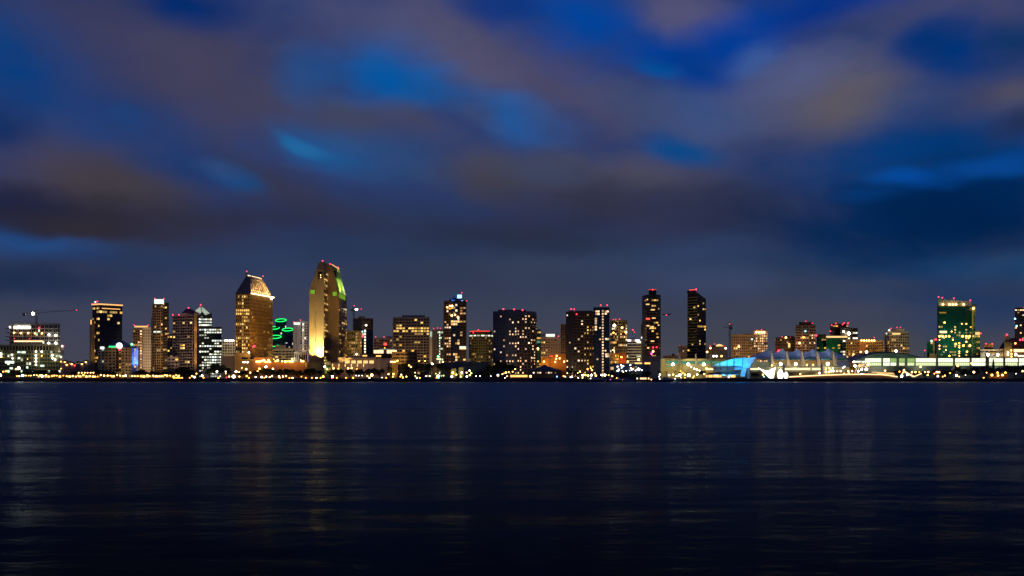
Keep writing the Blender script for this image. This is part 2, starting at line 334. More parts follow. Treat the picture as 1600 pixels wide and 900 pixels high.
# ------------------------------------------------------------------ world: dusk sky with drifting cloud
def build_world():
    w = bpy.data.worlds.new('World'); sc.world = w; w.use_nodes = True
    nt = w.node_tree; nt.nodes.clear(); N, L = nt.nodes, nt.links
    out = N.new('ShaderNodeOutputWorld')
    tc = N.new('ShaderNodeTexCoord'); sep = N.new('ShaderNodeSeparateXYZ'); L.new(tc.outputs['Generated'], sep.inputs[0])
    def M(op, a, b=None, c=None):
        n = N.new('ShaderNodeMath'); n.operation = op
        for i, v in enumerate((a, b, c)):
            if v is None: continue
            if isinstance(v, (int, float)): n.inputs[i].default_value = v
            else: L.new(v, n.inputs[i])
        return n.outputs[0]
    az = M('ARCTAN2', sep.outputs[0], sep.outputs[1]); el = M('ARCSINE', sep.outputs[2])
    cmb = N.new('ShaderNodeCombineXYZ'); L.new(az, cmb.inputs[0]); L.new(el, cmb.inputs[1])
    # slow turbulence bends every cloud edge
    def noise(scale, stretch, det, rough=.5):
        mp = N.new('ShaderNodeMapping'); L.new(cmb.outputs[0], mp.inputs[0]); mp.inputs['Scale'].default_value = (scale, scale * stretch, 1)
        no = N.new('ShaderNodeTexNoise'); no.inputs['Scale'].default_value = 1; no.inputs['Detail'].default_value = det; no.inputs['Roughness'].default_value = rough
        L.new(mp.outputs[0], no.inputs[0]); return no
    wn = noise(7, 1.6, 3, .55)
    sub = N.new('ShaderNodeVectorMath'); sub.operation = 'SUBTRACT'; L.new(wn.outputs['Color'], sub.inputs[0]); sub.inputs[1].default_value = (.5, .5, .5)
    mul = N.new('ShaderNodeVectorMath'); mul.operation = 'MULTIPLY'; L.new(sub.outputs[0], mul.inputs[0]); mul.inputs[1].default_value = (.06, .03, 0)
    add = N.new('ShaderNodeVectorMath'); add.operation = 'ADD'; L.new(cmb.outputs[0], add.inputs[0]); L.new(mul.outputs[0], add.inputs[1])
    P = add.outputs[0]
    # base: air colour by elevation
    er = N.new('ShaderNodeMapRange'); L.new(el, er.inputs[0]); er.inputs[1].default_value = 0; er.inputs[2].default_value = 0.6
    rp = N.new('ShaderNodeValToRGB'); L.new(er.outputs[0], rp.inputs[0]); els = rp.color_ramp.elements
    stops = [(0, (70, 72, 84)), (25, (72, 74, 84)), (60, (68, 71, 84)), (110, (59, 67, 88)), (170, (47, 60, 90)), (240, (40, 53, 92)), (340, (44, 64, 115)), (440, (45, 62, 112)), (590, (40, 58, 110)), (1000, (24, 38, 84))]
    while len(els) < len(stops): els.new(.5)
    for i, (dy, c) in enumerate(stops): els[i].position = min(1, math.atan(dy / F) / 0.6); els[i].color = (*lin(c), 1)
    col = rp.outputs[0]
    # cloud billows away from the view as well
    fn = noise(3.2, 2.2, 4, .55)
    fr = N.new('ShaderNodeMapRange'); fr.interpolation_type = 'SMOOTHSTEP'; L.new(fn.outputs[0], fr.inputs[0]); fr.inputs[1].default_value = .42; fr.inputs[2].default_value = .68; fr.inputs[4].default_value = .35
    mx = N.new('ShaderNodeMix'); mx.data_type = 'RGBA'; L.new(fr.outputs[0], mx.inputs[0]); L.new(col, mx.inputs[6]); mx.inputs[7].default_value = (*lin((60, 60, 92)), 1); col = mx.outputs[2]
    # billow field: frays every edge along the drift of the cloud
    mpb = N.new('ShaderNodeMapping'); L.new(P, mpb.inputs[0]); mpb.inputs['Rotation'].default_value = (0, 0, R(16)); mpb.inputs['Scale'].default_value = (9, 19, 1)
    nb = N.new('ShaderNodeTexNoise'); nb.inputs['Scale'].default_value = 1; nb.inputs['Detail'].default_value = 5; nb.inputs['Roughness'].default_value = .55; L.new(mpb.outputs[0], nb.inputs[0])
    fray = M('MULTIPLY', M('SUBTRACT', nb.outputs[0], .5), 1.5)
    for (px, py, rx, ry, rot, c, a) in SKY:
        z0 = math.atan((px - 800) / F); e0 = math.atan((HY - py) / F * math.cos(z0)); k = math.cos(z0)
        sq = N.new('ShaderNodeVectorMath'); sq.operation = 'MULTIPLY_ADD'; L.new(col, sq.inputs[0]); sq.inputs[1].default_value = (1e-7, 1e-7, 0); L.new(P, sq.inputs[2])   # keeps the layers in order
        mp = N.new('ShaderNodeMapping'); mp.vector_type = 'TEXTURE'; L.new(sq.outputs[0], mp.inputs[0])
        mp.inputs['Location'].default_value = (z0, e0, 0); mp.inputs['Rotation'].default_value = (0, 0, R(-rot)); mp.inputs['Scale'].default_value = (rx / F * k, ry / F * k, 1)
        ln = N.new('ShaderNodeVectorMath'); ln.operation = 'LENGTH'; L.new(mp.outputs[0], ln.inputs[0])
        mr = N.new('ShaderNodeMapRange'); mr.interpolation_type = 'SMOOTHSTEP'; L.new(M('ADD', ln.outputs['Value'], fray), mr.inputs[0])
        mr.inputs[1].default_value = 1.12; mr.inputs[2].default_value = 0.0; mr.inputs[3].default_value = 0; mr.inputs[4].default_value = a
        mx = N.new('ShaderNodeMix'); mx.data_type = 'RGBA'; L.new(mr.outputs[0], mx.inputs[0]); L.new(col, mx.inputs[6]); mx.inputs[7].default_value = (*lin(c), 1); col = mx.outputs[2]
    # fine unevenness of drifting cloud
    fi = noise(12, 1.6, 4, .5); m1 = N.new('ShaderNodeMapRange'); L.new(fi.outputs[0], m1.inputs[0]); m1.inputs[1].default_value = .25; m1.inputs[2].default_value = .75; m1.inputs[3].default_value = .9; m1.inputs[4].default_value = 1.1
    sc2 = N.new('ShaderNodeVectorMath'); sc2.operation = 'SCALE'; L.new(col, sc2.inputs[0]); L.new(m1.outputs[0], sc2.inputs['Scale'])
    bg = N.new('ShaderNodeBackground'); L.new(sc2.outputs[0], bg.inputs[0]); bg.inputs[1].default_value = SKYGAIN
    sky = N.new('ShaderNodeTexSky'); sky.sky_type = 'NISHITA'; sky.sun_disc = False; sky.sun_elevation = R(-9); sky.sun_rotation = R(SUNROT)
    bg2 = N.new('ShaderNodeBackground'); L.new(sky.outputs[0], bg2.inputs[0]); bg2.inputs[1].default_value = 0.05
    ad = N.new('ShaderNodeAddShader'); L.new(bg.outputs[0], ad.inputs[0]); L.new(bg2.outputs[0], ad.inputs[1]); L.new(ad.outputs[0], out.inputs[0])
    w.cycles.sampling_method = 'MANUAL'; w.cycles.sample_map_resolution = 512
SKYGAIN, SUNROT = 0.94, 200.0
BLUE, DEEP = (0, 70, 150), (0, 58, 150)
SKY = [ # px, py, rx, ry, rotation, sRGB, strength
    # broad grey-violet cloud, left
    (230, 60, 330, 150, 10, (62, 62, 94), .8), (330, 130, 260, 110, 15, (70, 67, 94), .9), (600, 30, 240, 90, 8, (76, 80, 118), .85), (740, 90, 190, 90, 25, (86, 83, 112), .9),
    (120, 260, 260, 120, 20, (68, 62, 82), .95), (210, 300, 150, 70, 15, (68, 62, 66), .8), (540, 180, 190, 60, 20, (70, 72, 98), .7), (900, 130, 190, 90, 30, (76, 74, 106), .95),
    (180, 350, 300, 50, 3, (46, 42, 54), .95), (430, 300, 180, 50, 25, (56, 56, 76), .8), (400, 345, 260, 40, 0, (46, 46, 64), .7), (640, 345, 260, 60, 0, (44, 56, 88), .5),
    (780, 275, 190, 60, 5, (76, 72, 80), .85), (1000, 275, 190, 50, 8, (80, 76, 90), .85), (980, 320, 360, 60, 5, (50, 50, 68), .8), (770, 370, 300, 50, 0, (42, 48, 68), .7), (120, 405, 260, 26, 2, (30, 46, 84), .5),
    # blue clearings, left
    (30, 110, 190, 110, 25, (4, 62, 128), .95), (10, 195, 90, 60, 10, (10, 45, 100), .8), (300, 0, 130, 40, 5, (0, 44, 110), .95), (200, 185, 120, 55, 20, (20, 62, 122), .6),
    (615, 118, 110, 82, 15, (0, 90, 168), 1.0), (490, 118, 70, 60, 25, (18, 82, 150), .6), (690, 150, 120, 50, 15, (18, 92, 165), .6), (800, 190, 70, 55, 10, (20, 96, 172), .75),
    (490, 225, 95, 42, 12, (16, 88, 156), .65), (474, 222, 40, 14, 18, (40, 112, 170), .5), (560, 240, 140, 50, 10, (34, 82, 138), .6), (300, 262, 110, 40, 12, (24, 58, 115), .75), (370, 280, 62, 26, 22, (18, 76, 136), .75), (340, 262, 60, 22, 15, (55, 82, 130), .5), (200, 175, 40, 20, 20, (30, 70, 130), .5),
    (20, 380, 210, 34, 6, (34, 76, 134), .9), (30, 335, 130, 50, 8, (30, 36, 66), .8), (630, 250, 120, 60, 15, (44, 74, 122), .5),
    # upper right: open sky, lit cloud, dark bank
    (900, 25, 185, 82, 20, (0, 67, 154), 1.0), (1070, 95, 165, 60, 18, (0, 63, 152), 1.0), (1200, 40, 190, 66, -12, (0, 62, 152), 1.0), (1290, 15, 170, 60, -20, (0, 50, 140), 1.0),
    (1070, 18, 120, 50, 5, (84, 84, 122), 1.0), (1250, 150, 280, 130, -14, (80, 86, 122), 1.0), (1320, 165, 150, 90, -28, (92, 87, 97), .95), (1130, 190, 150, 60, 5, (70, 84, 126), .6), (1060, 165, 150, 60, 15, (52, 82, 138), .7),
    (1000, 170, 120, 60, 15, (66, 74, 108), .6), (860, 195, 90, 45, 10, (54, 86, 145), .6), (1500, 15, 220, 70, -5, (66, 70, 108), .9), (1480, 85, 120, 70, 10, (0, 52, 122), 1.0), (1590, 70, 90, 50, 0, (6, 52, 104), .8), (1560, 155, 160, 50, -8, (72, 72, 98), .85), (1590, 160, 80, 40, -10, (86, 82, 98), .7), (1410, 175, 110, 60, -10, (42, 66, 118), .6),
    (1060, 232, 90, 30, 15, (12, 74, 140), .7), (1220, 235, 190, 50, -5, (54, 62, 104), .7), (1440, 240, 300, 80, -2, (2, 56, 116), .95), (1430, 300, 300, 70, 5, (4, 52, 108), .85), (1420, 274, 90, 22, 10, (8, 80, 168), .8), (1560, 262, 110, 24, -2, (6, 76, 158), .7),
    (1590, 200, 80, 30, -4, (36, 44, 72), .7), (1170, 320, 240, 60, 6, (40, 48, 78), .8), (1450, 360, 330, 80, 0, (0, 36, 78), .9), (1500, 345, 200, 50, 0, (0, 34, 76), .5), (1300, 405, 340, 40, 0, (20, 58, 100), .5), (1580, 420, 220, 30, 0, (28, 72, 118), .7), (1520, 470, 300, 60, 0, (26, 56, 100), .75),
    (1000, 400, 260, 40, 0, (52, 70, 106), .6), (840, 420, 190, 34, 0, (58, 68, 90), .6), (1090, 440, 220, 34, 0, (60, 72, 104), .6), (620, 395, 300, 36, 2, (42, 58, 90), .6), (300, 400, 260, 34, 0, (42, 60, 96), .6), (1320, 485, 220, 24, 0, (66, 68, 88), .6), (700, 440, 260, 40, 0, (52, 60, 84), .6), (60, 440, 220, 34, 0, (30, 48, 84), .6),
    (150, 364, 190, 26, 3, (46, 42, 54), .85), (1152, 62, 120, 46, -8, (0, 60, 150), .95), (1440, 62, 70, 40, 0, (0, 50, 116), .9), (1440, 335, 280, 100, 0, (0, 36, 82), .8), (1300, 350, 160, 60, 0, (2, 42, 90), .6),
    (1185, 88, 70, 30, -20, (60, 92, 154), .8), (1252, 104, 120, 44, -15, (84, 92, 134), .7), (1100, 108, 80, 38, 15, (0, 58, 140), .9), (785, 8, 100, 34, 5, (12, 54, 130), .8), (1400, 226, 150, 38, -3, (0, 58, 122), .85), (1060, 232, 80, 28, 12, (4, 74, 138), .8), (640, 188, 120, 38, 15, (74, 74, 98), .75), (742, 188, 70, 28, 20, (66, 79, 118), .6), (1020, 104, 60, 18, 15, (0, 82, 158), .8), (850, 268, 90, 34, 5, (62, 74, 106), .6), (900, 386, 180, 30, 0, (38, 46, 68), .6), (0, 430, 160, 30, 0, (24, 40, 72), .6), (1545, 264, 80, 18, 0, (8, 70, 146), .85), (1422, 277, 70, 20, 12, (6, 74, 158), .8), (1370, 300, 80, 20, 0, (4, 58, 124), .6), (560, 178, 70, 24, 15, (66, 70, 92), .6), (120, 366, 120, 18, 2, (46, 42, 52), .8), (462, 216, 44, 15, 24, (30, 104, 164), .7), (486, 230, 52, 14, 12, (36, 108, 166), .7), (530, 246, 60, 16, 14, (28, 84, 142), .5),
]
build_world()

# ------------------------------------------------------------------ water, shore, land
def build_water():
    m, nt, out = newmat('bay water'); N, L = nt.nodes, nt.links
    gl = N.new('ShaderNodeBsdfGlossy'); gl.distribution = 'MULTI_GGX'; gl.inputs['Color'].default_value = (.66, .84, 1, 1); df = N.new('ShaderNodeBsdfDiffuse'); df.inputs[0].default_value = (.0006, .0012, .004, 1)
    mixs = N.new('ShaderNodeMixShader'); L.new(df.outputs[0], mixs.inputs[1]); L.new(gl.outputs[0], mixs.inputs[2]); L.new(mixs.outputs[0], out.inputs[0])
    tc = N.new('ShaderNodeTexCoord')
    def noise(sx, sy, det=3, rough=.5):
        mp = N.new('ShaderNodeMapping'); L.new(tc.outputs['Object'], mp.inputs[0]); mp.inputs['Scale'].default_value = (sx, sy, 1)
        no = N.new('ShaderNodeTexNoise'); no.inputs['Scale'].default_value = 1; no.inputs['Detail'].default_value = det; no.inputs['Roughness'].default_value = rough
        L.new(mp.outputs[0], no.inputs[0]); return no.outputs[0]
    def M(op, a, b2):
        n = N.new('ShaderNodeMath'); n.operation = op
        for i, v in enumerate((a, b2)):
            if isinstance(v, (int, float)): n.inputs[i].default_value = v
            else: L.new(v, n.inputs[i])
        return n.outputs[0]
    h = M('ADD', M('ADD', M('MULTIPLY', noise(1.7, 2.4, 3), .045), M('MULTIPLY', noise(.36, .55, 3), .14)), M('ADD', M('MULTIPLY', noise(.06, .12, 3), .5), M('MULTIPLY', noise(.012, .03, 3), 1.0)))
    bp = N.new('ShaderNodeBump'); bp.inputs['Strength'].default_value = 0.55; bp.inputs['Distance'].default_value = 1.0
    L.new(h, bp.inputs['Height']); L.new(bp.outputs[0], gl.inputs['Normal'])
    lw = N.new('ShaderNodeLayerWeight'); lw.inputs[0].default_value = .5; L.new(bp.outputs[0], lw.inputs['Normal'])
    lw2 = N.new('ShaderNodeLayerWeight'); lw2.inputs[0].default_value = .5
    fac = M('MULTIPLY', M('POWER', M('ADD', M('MULTIPLY', lw.outputs['Facing'], .45), M('MULTIPLY', lw2.outputs['Facing'], .55)), 13.0), .38)
    L.new(fac, mixs.inputs[0])
    # wind lanes: calmer and rougher strips
    lanes = M('ADD', M('MULTIPLY', noise(.0016, .010, 4, .6), .6), M('MULTIPLY', noise(.008, .06, 4, .6), .4))
    mr = N.new('ShaderNodeMapRange'); L.new(lanes, mr.inputs[0]); mr.inputs[1].default_value = .35; mr.inputs[2].default_value = .65; mr.inputs[3].default_value = .19; mr.inputs[4].default_value = .29
    sp = N.new('ShaderNodeSeparateXYZ'); L.new(tc.outputs['Object'], sp.inputs[0])           # sheltered, calmer water close to the far bank
    sh = N.new('ShaderNodeMapRange'); sh.interpolation_type = 'SMOOTHSTEP'; L.new(sp.outputs[1], sh.inputs[0]); sh.inputs[1].default_value = 980; sh.inputs[2].default_value = 1140; sh.inputs[3].default_value = 1; sh.inputs[4].default_value = .3
    fw = N.new('ShaderNodeMapRange'); L.new(sp.outputs[1], fw.inputs[0]); fw.inputs[1].default_value = 25; fw.inputs[2].default_value = 380; fw.inputs[3].default_value = .8; fw.inputs[4].default_value = 1.4   # waves too small to see far out act as roughness
    L.new(M('MULTIPLY', M('MULTIPLY', mr.outputs[0], fw.outputs[0]), sh.outputs[0]), gl.inputs['Roughness']); L.new(M('MULTIPLY', sh.outputs[0], .5), bp.inputs['Strength'])
    mb = MB(); ys = [-400, -50, 0, 40, 120, 300, 600, 900, 1175]
    for i in range(len(ys) - 1):
        mb.face([(-5000, ys[i], 0), (5000, ys[i], 0), (5000, ys[i + 1], 0), (-5000, ys[i + 1], 0)])
    tag(link('water', mb.mesh('water', m)), 'dark rippled bay water below the lit skyline', None, None, 'structure')
build_water()
def shore_y(px): return 1165.0
def build_land():
    mb = MB()
    mb.face([(-9000, 1176, G), (9000, 1176, G), (9000, 30000, G), (-9000, 30000, G)])
    tag(link('ground', mb.mesh('ground', W['soil'])), 'dark flat city ground behind the seawall', None, None, 'structure')
    mb = MB(); n = 420; x0, x1 = -1000, 1000
    rows = [(1160, -.6), (1164, .7), (1168, 1.7), (1172, 2.7), (1175.5, 3.25), (1180, 3.06)]
    for i in range(n):
        xa, xb = x0 + (x1 - x0) * i / n, x0 + (x1 - x0) * (i + 1) / n
        for j in range(len(rows) - 1):
            def q(x, r):
                s = random.Random(int(x * 10) * 31 + r); e = 0 if r in (0, len(rows) - 1) else 1
                return (x + s.uniform(-.8, .8) * e, rows[r][0] + s.uniform(-.8, .8) * e, rows[r][1] + s.uniform(-.35, .35) * e)
            mb.face([q(xa, j), q(xb, j), q(xb, j + 1), q(xa, j + 1)])
    tag(link('rock_bank', mb.mesh('rock_bank', W['rock'])), 'black rocky bank along the waterline', None, None, 'structure')
    mb = MB(); mb.box(-900, 900, 1192, 1200, G + .004, G + .008)
    tag(link('path', mb.mesh('path', W['asphalt'])), 'dark waterfront path behind the bank', None, None, 'structure')
    # low hill far behind the left shore
    mb = MB(); nx, ny = 60, 12; H = {}
    for i in range(nx + 1):
        for j in range(ny + 1):
            px = 40 + 160 * i / nx; Y = 3600 + 900 * j / ny; t = j / ny
            p = 562 + 4 * math.sin(px * .11) + 3 * math.sin(px * .29 + 1) + 9 * abs((px - 125) / 80) ** 2
            H[i, j] = (X(px, 3600) , Y, G + (Z(p, 3600) - G) * math.sin(min(1, t * 1.25 + .04) * math.pi / 2))
    for i in range(nx):
        for j in range(ny): mb.face([H[i, j], H[i + 1, j], H[i + 1, j + 1], H[i, j + 1]])
    tag(link('hill', mb.mesh('hill', W['hill'])), 'low dark hill far behind the shore', None, None, 'structure')
build_land()

# ================================================================== the city, from the left shore to the right
def col_spot(b, px, py, Y, tx, ty, tY, power, col, ang=70, rad=.6): return b.spot(at(px, py, Y), at(tx, ty, tY), power, col, ang, .7, rad)  # spot without a housing, several added only to brighten walls
def flood(b, px, py, Y, tx, ty, tY, power, col, ang=70):
    """a floodlight with its housing standing on the ground or a roof edge"""
    p = at(px, py, Y); mb = MB(); mb.box(p.x - .6, p.x + .6, p.y + .3, p.y + 1.1, p.z - .8, p.z + .2)
    b.part('floodlight_housing', mb, W['black']); return b.spot(p, at(tx, ty, tY), power, col, ang)

# --- building under construction, far left
Y = 1330
b = Bld('building_under_construction', 'floodlit concrete building under construction with open upper floors and work lights', 50, Y, 'building')
fl = front(-14, 95, Y, 34); zl = Z(540, Y); b.block(fl, zl, 'olive')
st = S(3.9, 3.0, .7, .6, .10, 'greenw', 'green', .5, .35, 3, m='olive')
b.face(fl[0], fl[1], G + 1, zl - 5.5, st, m='grey'); b.face(fl[1], fl[2], G + 1, zl - 5.5, dict(st, lit=.05), m='grey')
b.face(fl[0], fl[1], zl - 5.5, zl - .4, S(5, 3.4, .62, .92, .0, 'cool', 'dark'), m='grey')
fu = front(15, 93.5, Y + 6, 24); zu = Z(507, Y)
b.block(fu, zu, 'grey', 'upper_wall', z0=zl + .003)
b.face(fu[0], fu[1], zl + 1.2, zu - .6, S(4.2, 2.4, .66, .66, .03, 'greenw', 'dark', .9, .5, 2, m='pale'), m='pale')
b.face(fu[1], fu[2], zl + 1.2, zu - .6, S(4.2, 4, .7, .7, .0, 'cool', 'dark', .6), m='grey')
b.block(front(94.5, 100, Y - 4, 16), Z(541, Y - 4), 'pale', 'stair_tower')
mb = MB()
for px in range(16, 95, 6): mb.bar(at(px, 507, Y + 6.4), at(px, 503, Y + 6.4), .12, 0, 4)
mb.bar(at(15, 503.2, Y + 6.4), at(93.5, 503.2, Y + 6.4), .14, 0, 4); mb.bar(at(15, 505.2, Y + 6.4), at(93.5, 505.2, Y + 6.4), .1, 0, 4)
b.part('safety_rail', mb, W['steel'])
for px in (11, 13.5):                                   # stubs of the open left edge
    for py in (514, 520, 526, 532): 
        mb = MB(); p = at(px, py, Y + 8); mb.box(p.x - 2.5, p.x + 4, p.y, p.y + 6, p.z, p.z + .5); b.part('floor_slab', mb, W['grey'])
b.glow('light_bar', front(22, 47, Y + 4.6, .4), Z(513, Y), Z(509.5, Y), 'white'); b.glow('light_bar', front(22, 67, Y + 4.8, .3), Z(534, Y), Z(532, Y), 'shopw')
for px, py, k, r in [(22, 520, 'warm', 1.2), (32.5, 520.5, 'warm', 1.3), (44, 520.5, 'warm', 1.2), (54.5, 521, 'warm', 1.1), (65.5, 521, 'warm', 1.2), (76.5, 523, 'hot', 1.5), (87, 524, 'hot', 1.5), (76, 536, 'white', 1.3), (87, 536, 'hot', 1.5),
                     (15.5, 511, 'white', 1.1), (61, 512, 'red', 1), (46, 529, 'red', .6), (22.5, 529, 'red', .6), (97, 540.7, 'white', 1), (99, 540.7, 'red', .9)]: b.lamp('white' if k == 'hot' else k, px, py, Y + 3.6 if py < 538 else Y - 5, r * .75, 'work_light')
for px, py, k, r in [(56, 549.5, 'white', 1.2), (56, 555, 'hot', 1.4), (56, 560, 'hot', 1.3), (56, 565, 'hot', 1.4), (56, 570, 'white', 1.2), (65, 549.5, 'white', 1.2), (65, 556, 'sodium', .9), (18.5, 554.5, 'white', 1.2), (19.5, 560, 'white', 1.0), (29.5, 559.5, 'white', 1.2), (43, 561, 'sodium', .6),
                     (82, 555, 'hot', 1.3), (82, 560, 'hot', 1.2), (86, 562, 'white', 1.3), (1, 553, 'hot', 1.8), (2, 557.5, 'warm', 1.2), (95, 558, 'white', .7), (95, 565, 'sodium', .8), (95, 576, 'sodium', .7)]: b.lamp('white' if k == 'hot' else k, px, py, Y - 1.6 if px < 94 else Y - 5, r * .66, 'work_light')
for x0, x1, y0, y1 in [(27, 32, 549, 551.5), (33.5, 40, 549, 552), (8, 22, 564, 568), (63, 69, 570, 573), (15, 20, 574, 577)]: b.glow('lit_room', front(x0, x1, Y - .8, .2), Z(y1, Y), Z(y0, Y), 'screen')
col_spot(b, 60, 545, Y - 30, 60, 545, Y, 9000, (1, .86, .5), 120)
b.done()

def lattice_mast(a, b2, w, n):
    mb = MB(); a, b2 = Vector(a), Vector(b2); d = (b2 - a).normalized(); u = d.orthogonal().normalized() * w / 2; v = d.cross(u)
    cs = [u + v, u - v, -u - v, -u + v]
    for c in cs: mb.bar(a + c, b2 + c, w * .09, 0, 4)
    for i in range(n):
        for k in range(4): mb.bar(a + (b2 - a) * (i / n) + cs[k], a + (b2 - a) * ((i + 1) / n) + cs[(k + 1) % 4], w * .06, 0, 3)
    return mb
def crane(label, mx, ybase, ytop, jib, Y, lamp=None, reds=(), zb=G):
    b = Bld('tower_crane', label, mx, Y, 'crane', 'tower cranes')
    base = at(mx, ybase, Y); base.z = max(zb, 0); p = at(mx, ytop, Y)
    b.part('mast', lattice_mast(base, p, 1.7, max(8, int((p.z - base.z) / 2.6))), W['black'])
    a, c = at(jib[0], jib[1], Y), at(jib[2], jib[3], Y)
    b.part('jib', lattice_mast(a, c, .6, 30), W['black'])
    q = at(mx, ytop - 5, Y); mb = MB(); mb.bar(p, q, .35); mb.bar(q, a + (c - a) * .1, .1, 0, 4); mb.bar(q, a + (c - a) * .8, .1, 0, 4); b.part('apex', mb, W['black'])
    mb = MB(); h = jib[4]; e = at(h, jib[1], Y); mb.box(e.x - 1.8, e.x + 1.8, e.y - 1, e.y + 1, e.z - 2.6, e.z + .6); b.part('counterweight', mb, W['grey'])
    mb = MB(); mb.box(p.x + 1, p.x + 2.8, p.y - 2, p.y, p.z - 2.2, p.z); b.part('cab', mb, W['pale'])
    if lamp: b.lamp(lamp[0], lamp[1], lamp[2], Y - 2, lamp[3], 'crane_lamp')
    for px, py in reds: b.lamp('red', px, py, Y, .7, 'beacon')
    return b
crane('thin long jibbed tower crane with dazzling white lamp above the building under construction', 57, 580, 489, (36, 490, 121, 484.5, 38), 1385, ('hot', 51.5, 490, 2.0), [(119.5, 484.5)])

# --- houses on the far hill
hp = [(101, 566, 'sodium'), (108, 568, 'sodium'), (112, 569, 'warm'), (117, 571, 'red'), (124, 573, 'shop'), (131, 572, 'red'), (134, 566, 'warm'), (104, 570, 'warm'), (121, 568, 'dim'), (128, 569, 'warm')]
for i, (px, py, k) in enumerate(hp):
    Yh = 3450 - i * 12; p = at(px, py, Yh); zg = G; w = 12
    h = Bld('hillside_house', None, px, Yh, 'house', 'houses on the far hillside')
    mb = MB(); mb.box(p.x - w / 2, p.x + w / 2, Yh, Yh + 9, G, p.z + 3); h.part('wall', mb, W['rose'])
    mb = MB(); z = p.z + 3.002
    a, c, d, e = (p.x - w / 2 - .5, Yh - .5, z), (p.x + w / 2 + .5, Yh - .5, z), (p.x + w / 2 + .5, Yh + 9.5, z), (p.x - w / 2 - .5, Yh + 9.5, z); r1, r2 = (p.x - w / 4, Yh + 4.5, z + 4), (p.x + w / 4, Yh + 4.5, z + 4)
    for f in ((a, c, r2, r1), (c, d, r2), (d, e, r1, r2), (e, a, r1)): mb.face(f)
    h.part('roof', mb, W['roof'])
    h.wins = [(p.x + t, Yh, p.z + .5, 0, 3, 2.4, True, 'gold' if k != 'red' else 'red', 'dark') for t in (-3, 3)]; h.done()
    if k != 'dim': h.lamp(k if k in E and k != 'shop' else 'warm', px, py, Yh - 5, 2.3, 'porch_light')
    place_label(h.root, 'small hillside house with lit windows', px, 'beside')

# --- dark glass tower with golden roof rim
Y = 1420
b = Bld('glass_tower', 'dark glass tower outlined by a golden lit rim along its slanting roof', 168, Y)
ft = rect(144.3, 155.5, 191, Y, 52); z = Z(478, Y)
b.block(ft, z, 'dark')
b.face(ft[0], ft[1], G + 1, z - 1, S(4, 3.2, .9, .55, .20, 'gold', 'brown', .3, 0, 1, m='brown', rows=(0, 3, 14, 19)), m='brown')
b.face(ft[1], ft[2], G + 1, z - 1, S(4, 3.4, .92, .6, .055, 'gold', 'blue', .12, 0, 1, m='navy', rows=(1,)), m='navy')
for i, (p, q) in enumerate(((ft[0], ft[1]), (ft[1], ft[2]))):
    L = math.hypot(q[0] - p[0], q[1] - p[1]); u = ((q[0] - p[0]) / L, (q[1] - p[1]) / L); n = (u[1], -u[0]); c = ((p[0] + q[0]) / 2, (p[1] + q[1]) / 2)
    mb = MB(); mb.obox(c, u, n, L + .6, .9, z + 1.4, z + 2.9); b.part('lit_rim', mb, E['rim'])
    if i: mb = MB(); mb.obox(c, u, n, L * .8, .5, z - 3.2, z - 2.2); b.part('lit_rim', mb, E['rim'])
fx = rect(140, 143, 148, Y - 3, 52); b.block(fx, Z(501, Y), 'tan', 'annex_wall'); b.glow('lit_rim', front(141.2, 143.2, Y - 10, .4), Z(507.5, Y), Z(500.5, Y), 'rim')
for px, py in ((144.4, 475), (152, 471)): b.lamp('red', px, py, Y + 2, 1.0, 'beacon')
b.lamp('screen', 148.8, 472, Y + 2, 1.3, 'roof_lamp')
col_spot(b, 146, 576, Y - 30, 146, 540, Y, 14000, (1, .6, .25), 60)
b.done()

# --- hotel with hipped roof and round sign
Y = 1285
b = Bld('hotel', 'low tan hotel with hipped roof, green strip and round white sign', 183, Y)
f1 = front(163.5, 181, Y, 16); f2 = front(189.5, 205.5, Y, 16); f3 = front(181.002, 189.498, Y + 5, 11); f4 = front(153, 163.4, Y + 3, 13)
z = Z(543, Y); zb = z
for f, m in ((f1, 'tan'), (f2, 'tan'), (f3, 'brown'), (f4, 'grey')): b.block(f, z if m != 'grey' else Z(544, Y), m, parapet=0)
s1 = S(3.05, 3.7, .42, .5, .08, 'dim', 'dark')
b.face(f1[0], f1[1], G + 1, z - .6, s1); b.face(f2[0], f2[1], G + 1, z - .6, dict(s1, lit=.14)); b.face(f3[0], f3[1], G + 1, z - .6, S(3.05, 2.6, .6, .6, .5, 'dim', 'dark')); b.face(f4[0], f4[1], G + 1, z - .6, S(3.05, 3.2, .5, .55, .10, 'cool', 'dark'))
mb = MB(); a, c = at(163, 543, Y - 1.5), at(206, 543, Y - 1.5); d, e = Vector((c.x, Y + 18, c.z)), Vector((a.x, Y + 18, a.z)); r1, r2 = at(180, 531.5, Y + 8), at(190, 531.5, Y + 8)
for f in ((a, c, r2, r1), (c, d, r2), (d, e, r1, r2), (e, a, r1), (a, e, d, c)): mb.face(f)
b.part('roof', mb, W['slate'])
mb = MB(); p = at(186.3, 540.3, Y - 2.4); pr = [(0.01, -.2), (3.4, -.2), (3.4, .2), (0.01, .2)]
mb.lathe(pr, 20); mb.v = [(p.x + v[0], p.y + v[2], p.z + v[1]) for v in mb.v]; sg = b.part('round_sign', mb, E['sign'])
mb = MB(); mb.lathe([(2.0, -.2), (2.6, -.2), (2.6, .25), (2.0, .25)], 18); mb.v = [(p.x + v[0] - .3, p.y - .35 + v[2], p.z + v[1] - .6) for v in mb.v]; b.part('sign_ring', mb, E['signred'], parent=sg)
b.glow('sign_strip', front(170, 181.6, Y - 2.3, .4), Z(543, Y), Z(540.6, Y), 'signgreen')
b.glow('lit_sign', front(156.5, 163, Y + .6, .3), Z(545.5, Y), Z(541.5, Y), 'screen')
b.lamp('red', 186.5, 546.5, Y - 1, .9, 'sign_lamp')
